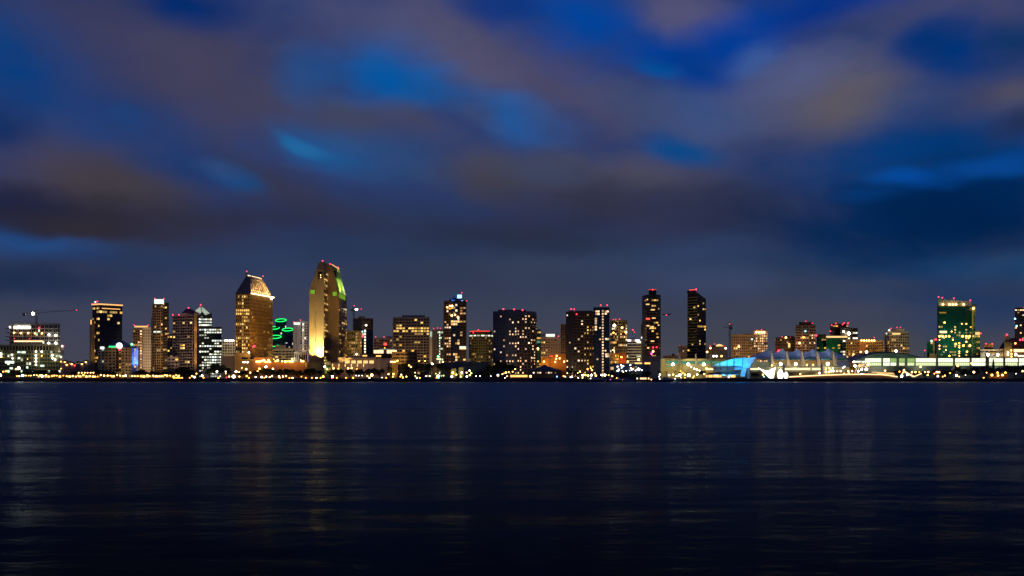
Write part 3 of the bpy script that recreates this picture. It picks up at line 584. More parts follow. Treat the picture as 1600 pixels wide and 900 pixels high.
col_spot(b, 184, 588, Y - 45, 184, 560, Y, 30000, (1, .72, .45), 70)
b.done()

# --- blue floodlit strip
Y = 1300
b = Bld('blue_lit_tower', 'narrow white stair tower washed in deep blue floodlight', 210, Y)
f = front(205.8, 215.8, Y, 12); b.block(f, Z(542, Y), 'white')
b.wins = [(X(210.9, Y), Y, Z(py, Y), 0, 1.5, 1.5, True, 'gold', 'dark') for py in range(546, 576, 3)]
for px in (208, 214): col_spot(b, px, 577, Y - 5, px, 550, Y, 26000, (.02, .12, 1), 75); col_spot(b, px, 540, Y - 5, px, 565, Y, 12000, (.02, .12, 1), 70)
b.lamp('green', 206, 538, Y + 1, 1.1, 'beacon', 3); b.done()

GB = 'towers of the downtown skyline'
# --- pair beside it, slender tower, low warm block
b = tower('dark apartment tower with gold lit crown and red corner lights', (208, 222), 514, 1460, 'brown', S(3.3, 3, .7, .55, .2, 'warm', 'brown', .4, 0, 1, m='brown', on=(3,)), 'apartment_tower', depth=22, beac=((209.5, 508), (231.5, 508), (219.5, 515)), done=False)
b.glow('lit_crown', front(210, 231, 1462, 3), Z(511.2, 1460), Z(509, 1460), 'rim'); b.done()
b = tower('pale blank concrete apartment slab behind the dark gold crowned tower', (222.3, 236), 513, 1470, 'pale', S(3.3, 2.2, .5, .6, .02, 'white', 'tan', .25), 'apartment_tower', depth=20, done=False); col_spot(b, 229, 580, 1400, 229, 540, 1470, 45000, (1, .85, .7), 50); b.done()  # its spot is added to lift the pale slab
Y = 1500
b = Bld('slender_tower', 'slender dark tower with a glowing white box crown', 250, Y)
fa = front(238, 254.5, Y, 22); fb = front(254.6, 263.8, Y + 3, 20)
b.block(fa, Z(476, Y), 'brown'); b.block(fb, Z(473.5, Y), 'dark')
sa = S(3.2, 2.9, .62, .6, .05, 'warm', 'brown', .35, .7, 2, m='tan')
b.face(fa[0], fa[1], G + 1, Z(477, Y), sa, m='tan'); b.face(fb[0], fb[1], G + 1, Z(474.5, Y), S(3.2, 2.5, .85, .55, .2, 'gold', 'brown', .5, 0, m='brown'))
b.face(fb[1], fb[2], G + 1, Z(474.5, Y), S(3.2, 3, .7, .55, .05, 'gold', 'brown'))
col_spot(b, 250, 580, Y - 80, 248, 530, Y, 60000, (1, .6, .3), 60); b.block(front(236.5, 238, Y + 2, 12), Z(497, Y), 'brown', 'balcony_stack')
b.glow('lit_crown', front(241, 256, Y + 1, 9), Z(475.6, Y), Z(467.5, Y), 'screen'); b.glow('crown_edge', front(241, 256.2, Y + .6, 1), Z(475.8, Y), Z(474.6, Y), 'rim')
b.glow('lit_floor', front(240, 252, Y - .5, .3), Z(519.5, Y), Z(517.5, Y), 'screen')
for px, py in ((242, 466.5), (256, 466.5)): b.lamp('red', px, py, Y + 1, .8, 'beacon')
b.done()
tower('low warm lit apartment block between slender tower and condo tower', (261.5, 277), 523, 1425, 'tan', S(3.2, 2.8, .66, .52, .28, 'gold', 'brown', .5, 0, m='tan', rows=(0, 1)), 'apartment_block', depth=18)

# --- condo tower with vertical orange lit strip
Y = 1390
b = Bld('condo_tower', 'cream condo tower with hipped dark cap and orange lit corner strip', 291, Y)
f = rect(270, 300.3, 310.8, Y, 60); z = Z(493, Y); b.block(f, z, 'rose')
b.face(f[0], f[1], G + 1, z - .5, S(3.15, 3.9, .82, .56, .055, 'gold', 'dark', .55, .5, 3, m='rose'), m='rose')
b.face(f[1], f[2], G + 1, z - .5, S(3.15, 4.5, .5, .5, .05, 'gold', 'dark', .3, 0, m='rose'), m='rose')
fc = front(284, 303.5, Y + 5, 14); b.block(fc, Z(489, Y), 'rose', 'upper_wall', z0=z + .01, parapet=0)
mb = MB(); a, c = at(283.5, 489, Y + 4.5), at(304, 489, Y + 4.5); d, e = Vector((c.x + 3, Y + 20, c.z)), Vector((a.x + 3, Y + 20, a.z)); r1, r2 = at(291, 482.5, Y + 11), at(298, 482.5, Y + 11)
for q in ((a, c, r2, r1), (c, d, r2), (d, e, r1, r2), (e, a, r1), (a, e, d, c)): mb.face(q)
b.part('roof', mb, W['roof'])
fr_ = front(303.3, 307.6, Y - 4.5, 3); b.block(fr_, Z(489, Y), 'gold', 'corner_strip', parapet=0)
for py in (576, 551, 526): col_spot(b, 305.4, py, Y - 8.5, 305.4, py - 26, Y - 4.5, 6500, (1, .42, .08), 50)
for px, py in ((270, 492), (279.5, 492), (294.5, 481)): b.lamp('red', px, py, Y + 6, 1.0, 'beacon', 2)
fw = front(262, 279, Y - 12, 9); b.block(fw, Z(559, Y), 'rose', 'podium_wall'); b.face(fw[0], fw[1], G + 1, Z(560, Y), S(3.2, 4, .7, .5, .15, 'gold', 'dark', .4, m='rose'))
col_spot(b, 290, 585, Y - 60, 288, 535, Y, 85000, (1, .68, .42), 60)
b.done()

# --- office tower with pyramid roof, its floodlighting put in as glow
Y = 1560
b = Bld('pyramid_tower', 'stepped office tower crowned by a white pyramid roof, its floodlighting put in as glow', 325, Y)
f1 = front(311, 346.5, Y, 26); b.block(f1, Z(512, Y), 'dark'); f2 = front(310, 331, Y + 4, 20); b.block(f2, Z(491, Y), 'dark', 'upper_wall', z0=Z(512, Y) + 1.2)
b.face(f1[0], f1[1], G + 1, Z(513, Y), S(3.5, 3.3, .72, .5, .34, 'cool', 'green', 0, 0, rows=(0, 8)), m='grey'); b.face(f1[1], f1[2], G + 1, Z(513, Y), S(3.6, 3.3, .72, .5, .2, 'cool', 'green'))
b.face(f2[0], f2[1], Z(510, Y), Z(492, Y), S(3.6, 3, .86, .5, .3, 'cool', 'green', 0, 0, rows=(3,)), m='grey')
ap = at(314.5, 477.5, Y + 12); q = [at(303, 487, Y + 8), at(315.5, 493, Y - 1), at(329.5, 491, Y + 6), at(319, 487, Y + 26)]
mb = MB()
for i in range(4): mb.face((q[i], q[(i + 1) % 4], ap))
mb.face(list(reversed(q))); gp = b.part('glowing_roof', mb, E['pyr'])
mb = MB()
for i in range(4): mb.bar(q[i], ap, .5); mb.bar(q[i], q[(i + 1) % 4], .4)
for t in (.33, .66):
    for i in range(3): mb.bar(q[i] + (q[i + 1] - q[i]) * t, ap, .18, 0, 4)
b.part('pyramid_rib', mb, W['pale'], parent=gp)
mb = MB(); g = [at(309, 495, Y - 1.5), at(322, 495, Y - 1.5), at(315.5, 486.5, Y + 1)]; mb.face(g); mb.face([g[1], Vector((g[1].x, Y + 8, g[1].z)), g[2]]); mb.face([Vector((g[0].x, Y + 8, g[0].z)), g[0], g[2]]); b.part('dark_gable', mb, W['dark'])
b.beacons(((313.5, 476.5), (343, 512.5)), Y + 8, 1.2); b.done()

b = tower('small cream office block with square window grid and rooftop lights', (347, 367), 532, 1490, 'cream', S(3.35, 3.1, .6, .5, .04, 'greenw', 'dark', .18, .2), 'office_block', depth=20, done=False)
for px in (352, 354.5, 358.5, 361.5, 364.5): b.lamp('white', px, 532, 1486, .8, 'roof_lamp')
col_spot(b, 357, 588, 1420, 357, 550, 1490, 80000, (1, .85, .5), 50); b.done()

# --- gold roofed hotel tower (the lower of the two landmark towers)
Y = 1330
b = Bld('gold_roof_hotel', 'golden hotel tower under a steep lit mansard roof', 396, Y)
xl, xc = X(368.2, Y), X(390.5, Y); xr = X(425.5, Y + 68); z = Z(459.5, Y)
f = [(xl, Y), (xc, Y), (xr, Y + 68), (xl + xr - xc, Y + 68)]
b.block(f, z, 'gold', parapet=0)
b.face(f[0], f[1], G + 1, z - .8, S(3.75, 2.35, .56, .56, .26, 'gold', 'dark', .0, .35, 1, m='gold', on=(3,)), m='gold')
b.face(f[1], f[2], G + 1, z - .8, S(3.75, 3.1, .5, .55, .09, 'gold', 'brown', .35, .55, 1, m='gold', run=1.2), m='gold')
zr = Z(431, Y + 14); xm = xl + (xc - xl) * .86
e0, e1, e2, e3 = [Vector((p[0], p[1], z)) for p in f]
e0 += Vector((-.6, -.6, 0)); e1 += Vector((.8, -.6, 0)); e2 += Vector((.8, .6, 0))
r1, r2 = Vector((xm - 1.5, Y + 16, zr)), Vector((xm + (xr - xc) - 7, Y + 58, zr)); w1, w2 = r1 + Vector((-4, 0, 0)), r2 + Vector((-4, 0, 0))
mb = MB()
for q in ((e0, e1, r1, w1), (e1, e2, r2, r1), (e2, e3, w2, r2), (e3, e0, w1, w2), (w1, r1, r2, w2), (e0, e3, e2, e1)): mb.face(q)
rf = b.part('roof', mb, W['seam'])
mb = MB()
for k in range(9):                                       # pale ribs, their lighter colour standing in for uplight streaks
    t = (k + .06) / 9; p, q = e1.lerp(e2, t), r1.lerp(r2, t); mb.bar(p + Vector((.3, 0, .2)), q + Vector((.3, 0, .2)), .55 + .35 * (k % 3 == 1), 0, 4)
b.part('roof_rib', mb, W['cream'], parent=rf)
l = bpy.data.lights.new('eave_wash', 'AREA'); l.shape = 'RECTANGLE'; l.size = 62; l.size_y = .8; l.energy = 20000; l.color = (1, .58, .22); l.spread = R(120)
lo = bpy.data.objects.new('eave_wash', l); C.objects.link(lo); lo.parent = b.root; mid = e1.lerp(e2, .5) + Vector((3.2, 0, 1.2)); tg = e1.lerp(r1, .62).lerp(e2.lerp(r2, .62), .5)
from mathutils import Matrix
zz = (mid - tg).normalized(); xx = (e2 - e1).normalized(); yy = zz.cross(xx).normalized(); xx = yy.cross(zz)
lo.matrix_local = Matrix.Translation(mid - b.off) @ Matrix((xx, yy, zz)).transposed().to_4x4()
mb = MB(); mb.bar(e1 + Vector((1, 0, .8)), e2 + Vector((1, 0, .8)), .75, 0, 6); b.part('eave_light', mb, E['eave'], parent=rf)
mb = MB(); mb.bar(w1.lerp(r1, .5) + Vector((0, 0, .6)), w2.lerp(r2, .5) + Vector((0, 0, .6)), .55, 0, 6); b.part('ridge_light', mb, E['eave'], parent=rf)
mb = MB(); p = r1 + Vector((-3, 0, 0)); mb.box(p.x - 1.2, p.x + 1.2, p.y, p.y + 3, p.z - .5, p.z + 4); b.part('roof_turret', mb, W['gold'], parent=rf)
for px, py in ((385.5, 424), (411, 431.5)): b.lamp('red', px, py, Y + 20 if px < 400 else Y + 56, .8, 'beacon', 2)
b.lamp('red', 397, 541, Y - 3, 1.3, 'facade_lamp'); b.lamp('white', 424.5, 466, Y + 60, 1.4, 'eave_lamp')
flood(b, 410, 563, Y - 60, 405, 510, Y + 30, 100000, (1, .54, .09), 75); flood(b, 378, 575, Y - 90, 380, 520, Y, 60000, (1, .54, .12), 70); flood(b, 428, 562, Y - 15, 412, 500, Y + 40, 70000, (1, .5, .07), 80)
b.done()

# --- tower cluster with green neon rings
Y = 1720
b = Bld('green_ringed_towers', 'cluster of round dark office towers topped by green neon rings', 440, Y)
rings = [(439, 501, 8.3, 0), (449.6, 515.5, 8.4, -16), (428, 513, 8.2, -10), (430, 527, 9, -28), (441, 535, 10, -24), (426, 540, 8, -36)]
for px, py, r, dy in rings:
    p = at(px, py, Y + dy); rr = r / F * Y
    mb = MB(); mb.lathe([(rr, G - p.z), (rr, 0), (rr - .6, 0), (rr - .6, -1.2), (.01, -1.2)], 26, p); mb.v = [(v[0], v[1], v[2] + (.30 * (v[1] - p.y) if v[2] > p.z - 3 else 0)) for v in mb.v]; b.part('drum_wall', mb, W['navy'], True)
    for a in range(0, 26):
        for zz in range(int(G) + 4, int(p.z) - 6, 5):
            if random.random() < .32 and a % 2: continue
            t = 2 * math.pi * (a + .5) / 26
            if math.sin(t) > .1: continue
            b.wins.append((p.x + (rr + .05) * math.cos(t), p.y + (rr + .05) * math.sin(t), zz, t + math.pi / 2, rr * .19, 2.6, random.random() < .12, 'cool', 'green'))
for px, py, r, dy in rings[:4] + rings[5:]:
    p = at(px, py, Y + dy); rr = r / F * Y; mb = MB(); n = 28
    for i in range(n):
        a, c = 2 * math.pi * i / n, 2 * math.pi * (i + 1) / n
        mb.bar((p.x + rr * math.cos(a), p.y + rr * math.sin(a), p.z + .6 + .30 * rr * math.sin(a)), (p.x + rr * math.cos(c), p.y + rr * math.sin(c), p.z + .6 + .30 * rr * math.sin(c)), .62, 0, 5)
    b.part('neon_ring', mb, E['ring'])
b.done()
b = tower('white slab tower with lit column of windows and red roof lights', (458, 469, 481.5), 503, 1500, 'white', [S(3.6, 12, .1, .3, .0, 'white', 'tan'), S(3.4, 3.2, .6, .62, .02, 'white', 'dark', 0, 0, on=(1,))], 'office_tower', th=42, beac=((459, 503), (469.5, 500)), done=False)
b.glow('lit_panel', front(459, 469, 1497, .4), Z(507.5, 1500), Z(504, 1500), 'screen'); col_spot(b, 465, 580, 1420, 468, 530, 1500, 52000, (1, .85, .7), 70); b.done()
b = tower('cream slatted condo block below the green ringed towers', (424, 462), 546, 1430, 'cream', S(3.0, 4.2, .9, .5, .05, 'gold', 'brown', .6, .5, 3, m='cream'), 'condo_block', depth=20, pent=(430, 447, 540, 'cream'), done=False); col_spot(b, 443, 562, 1360, 443, 552, 1430, 32000, (1, .85, .5), 80); b.done()
tower('low block of white columns beside the cream slatted condo block', (459.5, 481), 551, 1390, 'white', S(7, 2.6, .55, .75, .12, 'warm', 'dark', 0, .5, 1, m='white'), 'office_block', depth=14)

# --- landmark tower with green lit roof slope
Y = 1340; D1, Y2, D2 = 50, 1372, 66
b = Bld('green_slope_hotel', 'tallest tan hotel tower with green lit roof slope and white uplit base', 513, Y)
def extr(profile, Yf, d, mat, name='wall'):
    mb = MB(); a = [at(px, py, Yf) for px, py in profile]; a = [Vector((p.x, p.y, max(p.z, G))) for p in a]; c = [p + Vector((0, d, 0)) for p in a]; n = len(a)
    for i in range(n): j = (i + 1) % n; mb.face((a[i], c[i], c[j], a[j]))
    mb.face(list(reversed(a))); mb.face(c); return b.part(name, mb, W[mat])
extr([(483, 592), (483.4, 453.5), (498.5, 409), (505.5, 409), (505.5, 592)], Y, D1, 'tan')
extr([(505.7, 592), (505.7, 413), (517, 413), (527.5, 455.5), (529, 455.5), (529, 592)], Y2, D2, 'tan')
p0, p1 = (X(505.5, Y), Y), (X(505.5, Y), Y + D1)
b.face(p0, p1, G + 8, Z(424, Y), S(3.3, 4.2, .7, .55, .24, 'gold', 'dark', .5, .35, 3, m='tan'), m='tan')
q0, q1 = (X(529, Y2), Y2), (X(529, Y2), Y2 + D2)
b.face(q0, q1, G + 8, Z(468, Y2), S(3.3, 3.6, .6, .55, .11, 'gold', 'brown', .5, .35, 3, m='tan'), m='tan')
# windows set into the front slab: one lit column, one dark opening, one green lit bay
for py in range(462, 566, 4): b.wins.append((X(493.7, Y), Y, Z(py, Y), 0, 1.1, 1.7, py < 545 or random.random() < .6, 'gold', 'dark'))
b.wins.append((X(500.5, Y), Y, Z(430, Y), 0, 5, 8, False, 'gold', 'dark'))
for zz in (424, 427.5): b.lamp('warm', 501, zz + 6, Y - .3, .5, 'room_lamp')
mb = MB(); mb.obox((X(494, Y), Y), (1, 0), (0, -1), 1.0, .8, G, Z(422, Y)); b.part('front_fin', mb, W['tan'])
mb = MB(); mb.obox((X(499.8, Y), Y), (1, 0), (0, -1), X(505.4, Y) - X(494.5, Y), .5, Z(422.6, Y), Z(421.4, Y)); b.part('cornice', mb, W['tan'])
green = emat('green lit bay', (.28, .62, .04), .6)
def bay(p, u, n, w, h):
    mb = MB(); mb.obox((p.x, p.y), u, n, w, .25, p.z - h / 2, p.z + h / 2); b.part('green_bay', mb, green)
bay(at(488.5, 456, Y), (1, 0), (0, -1), 4.6, 4.4); bay(at(523, 459, Y2), (1, 0), (0, -1), 4.6, 4.4)
for k in range(4): bay(Vector((q0[0], Y2 + 10 + k * 13, Z(461, Y2))), (0, 1), (1, 0), 8, 5.5)
s0, s1 = at(527.5, 455.5, Y2), at(517, 413, Y2)           # the slope, its eave and its ridge
for k, t in enumerate((.30, .5, .7, .9)): b.spot(s0 + Vector((6.5, D2 * t, -1.5)), s0.lerp(s1, .36) + Vector((0, D2 * t, 0)), 80000, (.30, 1, .04) if k % 2 == 0 else (.75, 1, .45), 76, .9, .3)
mb = MB()
for k in range(7):
    t = (k + .5) / 7; mb.bar(s0 + Vector((.3, D2 * t, .1)), s1 + Vector((.3, D2 * t, .1)), .4, 0, 4)
b.part('roof_rib', mb, W['cream'])
mb = MB(); c = s0.lerp(s1, .66); mb.prism([(c.x - 1.5, Y2 + 8), (c.x + 2.5, Y2 + 8), (c.x + 2.5, Y2 + 46), (c.x - 1.5, Y2 + 46)], c.z - 4, c.z + 4); b.part('dark_dormer', mb, W['dark'])
mb = MB(); mb.bar(s1 + Vector((.4, 4, .3)), s1 + Vector((.4, D2 - 4, .3)), .5); b.part('ridge_light', mb, E['rim'])
b.spot(s1 + Vector((5, D2 * .3, -10)), s1 + Vector((0, D2 * .4, 0)), 9000, (1, .88, .66), 80); b.spot(s1 + Vector((5, D2 * .75, -9)), s1 + Vector((0, D2 * .75, -2)), 9000, (1, .88, .66), 80)
mb = MB(); mb.bar(s0 + Vector((.8, 8, .3)), s0 + Vector((.8, D2, .3)), .35); b.part('eave_light', mb, E['pyr'])
for px, py, yy in ((504, 407.5, Y), (515.5, 412.5, Y2 + 5), (528.3, 417.8, Y2 + 60)): b.lamp('red', px, py, yy, 1.0, 'beacon')
b.spot(at(500, 568, Y - 7), at(499.8, 536, Y), 420000, (1, .84, .42), 60, .8, .4); b.spot(at(487.5, 566, Y - 7), at(488.5, 536, Y), 150000, (1, .76, .24), 55, .8, .4)
flood(b, 640, 572, Y - 60, 534, 500, Y2 + 30, 190000, (1, .60, .16), 55); flood(b, 545, 566, Y - 70, 511, 500, Y + 25, 110000, (1, .60, .16), 60); flood(b, 470, 562, Y - 75, 498, 480, Y, 80000, (1, .58, .15), 70); flood(b, 560, 568, Y - 50, 532, 500, Y2 + 30, 90000, (1, .58, .14), 75)
b.done()

# --- hotel podium with its wall lamps
Y = 1292
b = Bld('hotel_podium', 'long orange lit podium between the two hotel towers', 435, Y)
for x0, x1, yt, dy, m in ((345, 367.5, 557, 18, 'rose'), (366.5, 391, 552, 12, 'gold'), (391.2, 425.5, 559, 8, 'orange'), (395, 482, 566.5, 0, 'orange'), (477.5, 506.8, 567.5, 3, 'tan')):
    b.block(front(x0, x1, Y + dy, 12), Z(yt, Y), m, parapet=.6)
f = front(376, 390, Y + 11.7, .3); b.wins += [(X(px, Y + 12), Y + 12, Z(559.5, Y), 0, 2.4, 2.2, False, 'gold', 'dark') for px in (379, 382.5, 386)] + [(X(px, Y + 8), Y + 8, Z(559.7, Y), 0, 2.2, 2, False, 'gold', 'dark') for px in (392.6, 395)]
b.lamp('hot', 389, 550.5, Y + 10, .7, 'wall_lamp')
for px, py, k, r in [(401, 565, 'warm', 1.0), (404, 565, 'warm', 1.0), (407, 564.5, 'warm', 1.1), (412.5, 563, 'warm', 1.2), (415, 565.5, 'warm', .8), (419.5, 563, 'warm', 1.3), (418, 565.5, 'warm', .9), (422, 565.5, 'warm', .8), (430.5, 564.5, 'sodium', .8), (434, 563.2, 'warm', 1.2), (441, 564.5, 'sodium', .8), (446, 565, 'warm', 1.2), (450, 564.6, 'sodium', .7), (453.5, 564.7, 'warm', 1.1), (457, 564.6, 'warm', 1.1), (456.5, 561, 'sodium', 1), (471, 564.5, 'warm', .8), (474, 564.5, 'warm', .8), (380, 566, 'white', .6), (382.8, 566, 'white', .6), (387, 566, 'white', .8)]:
    b.lamp(k, px, py, Y - 2.5, r, 'wall_lamp')
b.glow('lit_panel', front(476.8, 479.4, Y - .6, .3), Z(573, Y), Z(566, Y), 'arch')
for px in (410, 432, 455, 470): col_spot(b, px, 563, Y - 9, px, 575, Y, 2100, (1, .48, .09), 120)
for px in (352, 378): col_spot(b, px, 580, Y - 25, px, 565, Y, 4000, (1, .6, .25), 100)
b.done()

# ================================================================== middle of the shore
# --- construction tower with its crane, yellow office
b = tower('yellow lit office block with grouped window columns beside the tallest hotel', (542, 565.5), 518, 1440, 'olive', S(3.4, 2.7, .6, .6, .42, 'dim', 'brown', .1, .3, 4, m='olive'), 'office_block', depth=20, done=False)
flood(b, 555, 560, 1400, 555, 535, 1440, 18000, (1, .7, .12), 70); b.done()
Y = 1480
b = Bld('unfinished_tower', 'half clad tower with blue glass below bare concrete top floors', 568, Y)
f = rect(552, 566, 583, Y, 40); zm = Z(514, Y); z = Z(498, Y)
b.block(f, zm, 'navy', parapet=0); b.block(f, z, 'brown', 'upper_wall', z0=zm + .003)
b.face(f[0], f[1], G + 1, zm - 1, S(3.6, 3, .85, .7, .02, 'cool', 'blue', .1, 0), m='navy'); b.face(f[1], f[2], G + 1, zm - 1, S(3.6, 2.6, .85, .7, .02, 'white', 'blue', .1, 0, on=(1,)), m='navy')
b.face(f[0], f[1], zm, z - .5, S(3.8, 4, .8, .62, .02, 'warm', 'brown', .6, 0, m='brown'), m='brown'); b.face(f[1], f[2], zm, z - .5, S(3.8, 4, .8, .62, .05, 'gold', 'brown', .6, 0, m='brown'), m='brown')
b.block(front(560, 570, Y + 8, 8), Z(495, Y), 'brown', 'core_wall', z0=z + .01)
b.lamp('white', 572, 508, Y - 2, 1.0, 'work_light'); b.lamp('cyanw', 566, 518, Y - 3, .9, 'work_light'); b.lamp('red', 566.5, 525, Y - 3, 1.6, 'work_light')
b.done()
c = crane('dark tower crane with bright white jib lamp behind the tallest hotel', 552.8, 580, 482, (549, 483, 566, 483, 550), 1470, ('hot', 557, 483.5, 1.5), [(553.2, 477.5), (564.5, 483)]); 
# --- lobby pavilion with five lit bays
Y = 1288
b = Bld('lobby_pavilion', 'pale hotel lobby pavilion with five tall lit bays above columns', 565, Y)
b.block(front(528, 586, Y, 14), Z(558.5, Y), 'rose', parapet=0); b.block(front(586.1, 612, Y + 2, 12), Z(560.5, Y), 'rose', 'wing_wall', parapet=.5)
b.block(front(540, 583.5, Y + 6, 8), Z(556.6, Y), 'rose', 'upper_wall', z0=Z(558.5, Y) + .01, parapet=0)
for k in range(5):
    px = 543.3 + k * 9.35; mb = MB(); p = at(px, 567.5, Y); w = 2.35
    mb.box(p.x - w, p.x + w, Y - .35, Y - .05, Z(567.8, Y), Z(561, Y)); lb = b.part('lit_bay', mb, E['bay'])
    mb = MB(); mb.box(p.x - w, p.x + w, Y - .45, Y - .36, Z(563.3, Y), Z(561, Y)); b.part('bay_lintel', mb, W['gold'], parent=lb)
for k in range(7):
    px = 538.5 + k * 9.35; mb = MB(); p = at(px, 575, Y - 1); mb.box(p.x - .8, p.x + .8, Y - 1.6, Y - .2, G, Z(558.6, Y)); b.part('column', mb, W['rose'])
for k, px in enumerate((519.5, 529.5, 539.3, 549, 558.5, 568)):
    mb = MB(); p = at(px, 571, Y - 3); mb.box(p.x - .5, p.x + .5, Y - 3, Y - 2.4, Z(573, Y), Z(568.5, Y)); b.part('lit_pier', mb, E['bay'])
b.block(front(516, 528, Y - 1, 8), Z(567, Y), 'rose', 'terrace_wall', parapet=.4)
for px, py, k in ((544, 575.5, 'warm'), (549.5, 575.5, 'warm'), (529, 576, 'amber'), (558, 577, 'amber'), (521, 575.5, 'warm')): b.lamp(k, px, py, Y - 5, .9, 'wall_lamp')
for px in (550, 570, 596): col_spot(b, px, 584, Y - 30, px, 564, Y, 6000, (1, .62, .35), 90)
b.done()
Y = 1340
b = Bld('roof_restaurant', 'low pavilion with dark hipped roof, red sign and bright band of windows', 601, Y)
b.block(front(568, 622, Y, 14), Z(552.8, Y), 'brown', parapet=.3); b.block(front(583, 620, Y + 2, 11), Z(546, Y), 'tan', 'upper_wall', z0=Z(552.8, Y) + .01, parapet=0)
for x0, x1 in ((584, 588.5), (589, 593.5), (594, 599), (604.5, 608.5), (609, 613), (613.5, 617), (617.5, 619.8)): b.glow('lit_window', front(x0, x1, Y + 1.7, .25), Z(552, Y), Z(547, Y), 'shopw')
mb = MB(); a, c = at(592, 545.5, Y + 1), at(617, 545.5, Y + 1); d, e = Vector((c.x, Y + 14, c.z)), Vector((a.x, Y + 14, a.z)); r = at(602, 539.5, Y + 7)
for q in ((a, c, r), (c, d, r), (d, e, r), (e, a, r), (a, e, d, c)): mb.face(q)
b.part('roof', mb, W['roof']); b.glow('sign_box', front(599.5, 604.3, Y + 3, 1), Z(539.6, Y), Z(535.5, Y), 'signred')
mb = MB(); mb.bar(at(592, 545.7, Y + .6), at(617, 545.7, Y + .6), .25); b.part('eave_light', mb, E['pyr'])
for x0, x1, py in ((566.5, 573.5, 556), (587.5, 595.5, 556.3)): b.glow('lit_window', front(x0, x1, Y - .4, .2), Z(py + 1, Y), Z(py - 1, Y), 'shop')
b.lamp('white', 557, 553.5, Y - 1, .8, 'roof_lamp'); b.lamp('amber', 601, 543.5, Y + .5, .5, 'roof_lamp'); b.done()
b = tower('plain grey rear block with two red roof lights on thin masts', (584, 613), 529, 1600, 'rose', S(3.4, 3.6, .7, .5, .03, 'dim', 'brown', .3), 'office_block', depth=20, beac=((587, 526.5), (600, 526.5)), pent=(604, 613, 526, 'rose'))
b = Bld('parking_deck', 'dark brown open parking deck below the broad grid hotel', 632, 1305, 'garage')
f = front(612, 652, 1305, 20); b.block(f, Z(551, 1305), 'brown'); b.face(f[0], f[1], G + 1, Z(551.5, 1305), S(3.4, 5, .9, .5, .06, 'dim', 'dark', .6, .3, 2, m='brown')); b.done()
b = tower('broad grid faced hotel block with dark balconies in even rows', (614, 671), 496.5, 1420, 'grey', S(3.3, 3.55, .78, .58, .17, 'gold', 'dark', .6, .65, 2, m='rose', rows=(3, 4)), 'hotel', depth=22, pent=[(628, 664, 493.3, 'grey')], done=False)
col_spot(b, 640, 585, 1320, 640, 535, 1420, 90000, (1, .75, .5), 70); b.done()
b = tower('narrow tower with three red roof lights and green lit lower windows', (675.5, 683.5, 692.5), 516, 1530, 'rose', [S(3.3, 12, .2, .4, .0, 'white', 'tan'), S(3.3, 2.2, .62, .6, .14, 'greenw', 'dark', .2, 0, on=(1,))], 'apartment_tower', th=40, beac=((677.5, 513.5), (683.5, 512.5), (688, 513)), done=False)
b.block(front(671.3, 675.4, 1535, 12), Z(517.5, 1535), 'white', 'side_wall'); b.glow('lit_panel', front(671.5, 675, 1533, .4), Z(526, 1533), Z(518, 1533), 'pyr'); b.glow('lit_strip', front(671.5, 672.3, 1533, .4), Z(556, 1533), Z(543, 1533), 'arch')
b.lamp('green', 684.5, 557, 1515, 1.0, 'wall_lamp'); b.glow('lit_panel', front(682, 689, 1524, .3), Z(562, 1524), Z(560, 1524), 'shopw'); b.done()
# --- blue crowned tower
Y = 1450
b = Bld('blue_crowned_tower', 'tall dark apartment tower with slanted blue lit crown', 711, Y)
fa, fb, fc = front(694, 704.5, Y, 24), front(704.6, 718, Y + 2, 22), front(718.1, 728.3, Y, 22)
for f, yt, m in ((fa, 471, 'brown'), (fb, 469, 'navy'), (fc, 470, 'brown')): b.block(f, Z(yt, Y), m)
s1 = S(3.2, 3.2, .72, .55, .22, 'warm', 'brown', .5, .4, 2, m='brown', rows=(2,))
b.face(fa[0], fa[1], G + 1, Z(472, Y), s1, m='brown'); b.face(fb[0], fb[1], G + 1, Z(470, Y), S(3.2, 2.6, .9, .7, .18, 'warm', 'blue', 0, 0, rows=(7, 8)), m='navy'); b.face(fc[0], fc[1], G + 1, Z(471, Y), dict(s1, lit=.13), m='brown'); b.face(fc[1], fc[2], G + 1, Z(471, Y), dict(s1, lit=.05), m='brown'); b.face(fa[3], fa[0], G + 1, Z(472, Y), dict(s1, lit=.08), m='brown')
col_spot(b, 711, 585, Y - 70, 711, 530, Y, 36000, (1, .6, .26), 70); b.block([(X(692.5, Y), Y + 3), (X(694, Y), Y + 2), (X(694, Y), Y + 14), (X(692.5, Y), Y + 14)], Z(481, Y), 'brown', 'balcony_stack')  # the spot is an added warm wash on this facade
mb = MB(); a = [at(700, 470.5, Y + 6), at(713, 459.5, Y + 6), at(722.5, 459.5, Y + 6), at(722.5, 470, Y + 6)]; c = [p + Vector((0, 10, 0)) for p in a]
mb.face(list(reversed(a))[::-1]); mb.face(list(reversed(c)))
for i in range(4): j = (i + 1) % 4; mb.face((a[i], c[i], c[j], a[j]))
cw_ = b.part('crown', mb, W['slate'])
b.glow('lit_panel', front(714.5, 721.5, Y + 5, .4), Z(465.5, Y), Z(460, Y), 'crownblue').parent = cw_
for px in (708, 722): col_spot(b, px, 470, Y - 2, px - 2, 461, Y + 7, 5000, (.1, .3, 1), 90)
for px, py in ((721.5, 457.5), (728.7, 470), (706.5, 469)): b.lamp('red', px, py, Y + 3, .8, 'beacon')
b.glow('lit_floor', front(718.2, 728.2, Y - .9, .3), Z(545.6, Y), Z(543.4, Y), 'shopw'); b.glow('lit_floor', front(717.8, 728, Y - .9, .3), Z(542.9, Y), Z(541.2, Y), 'screen')
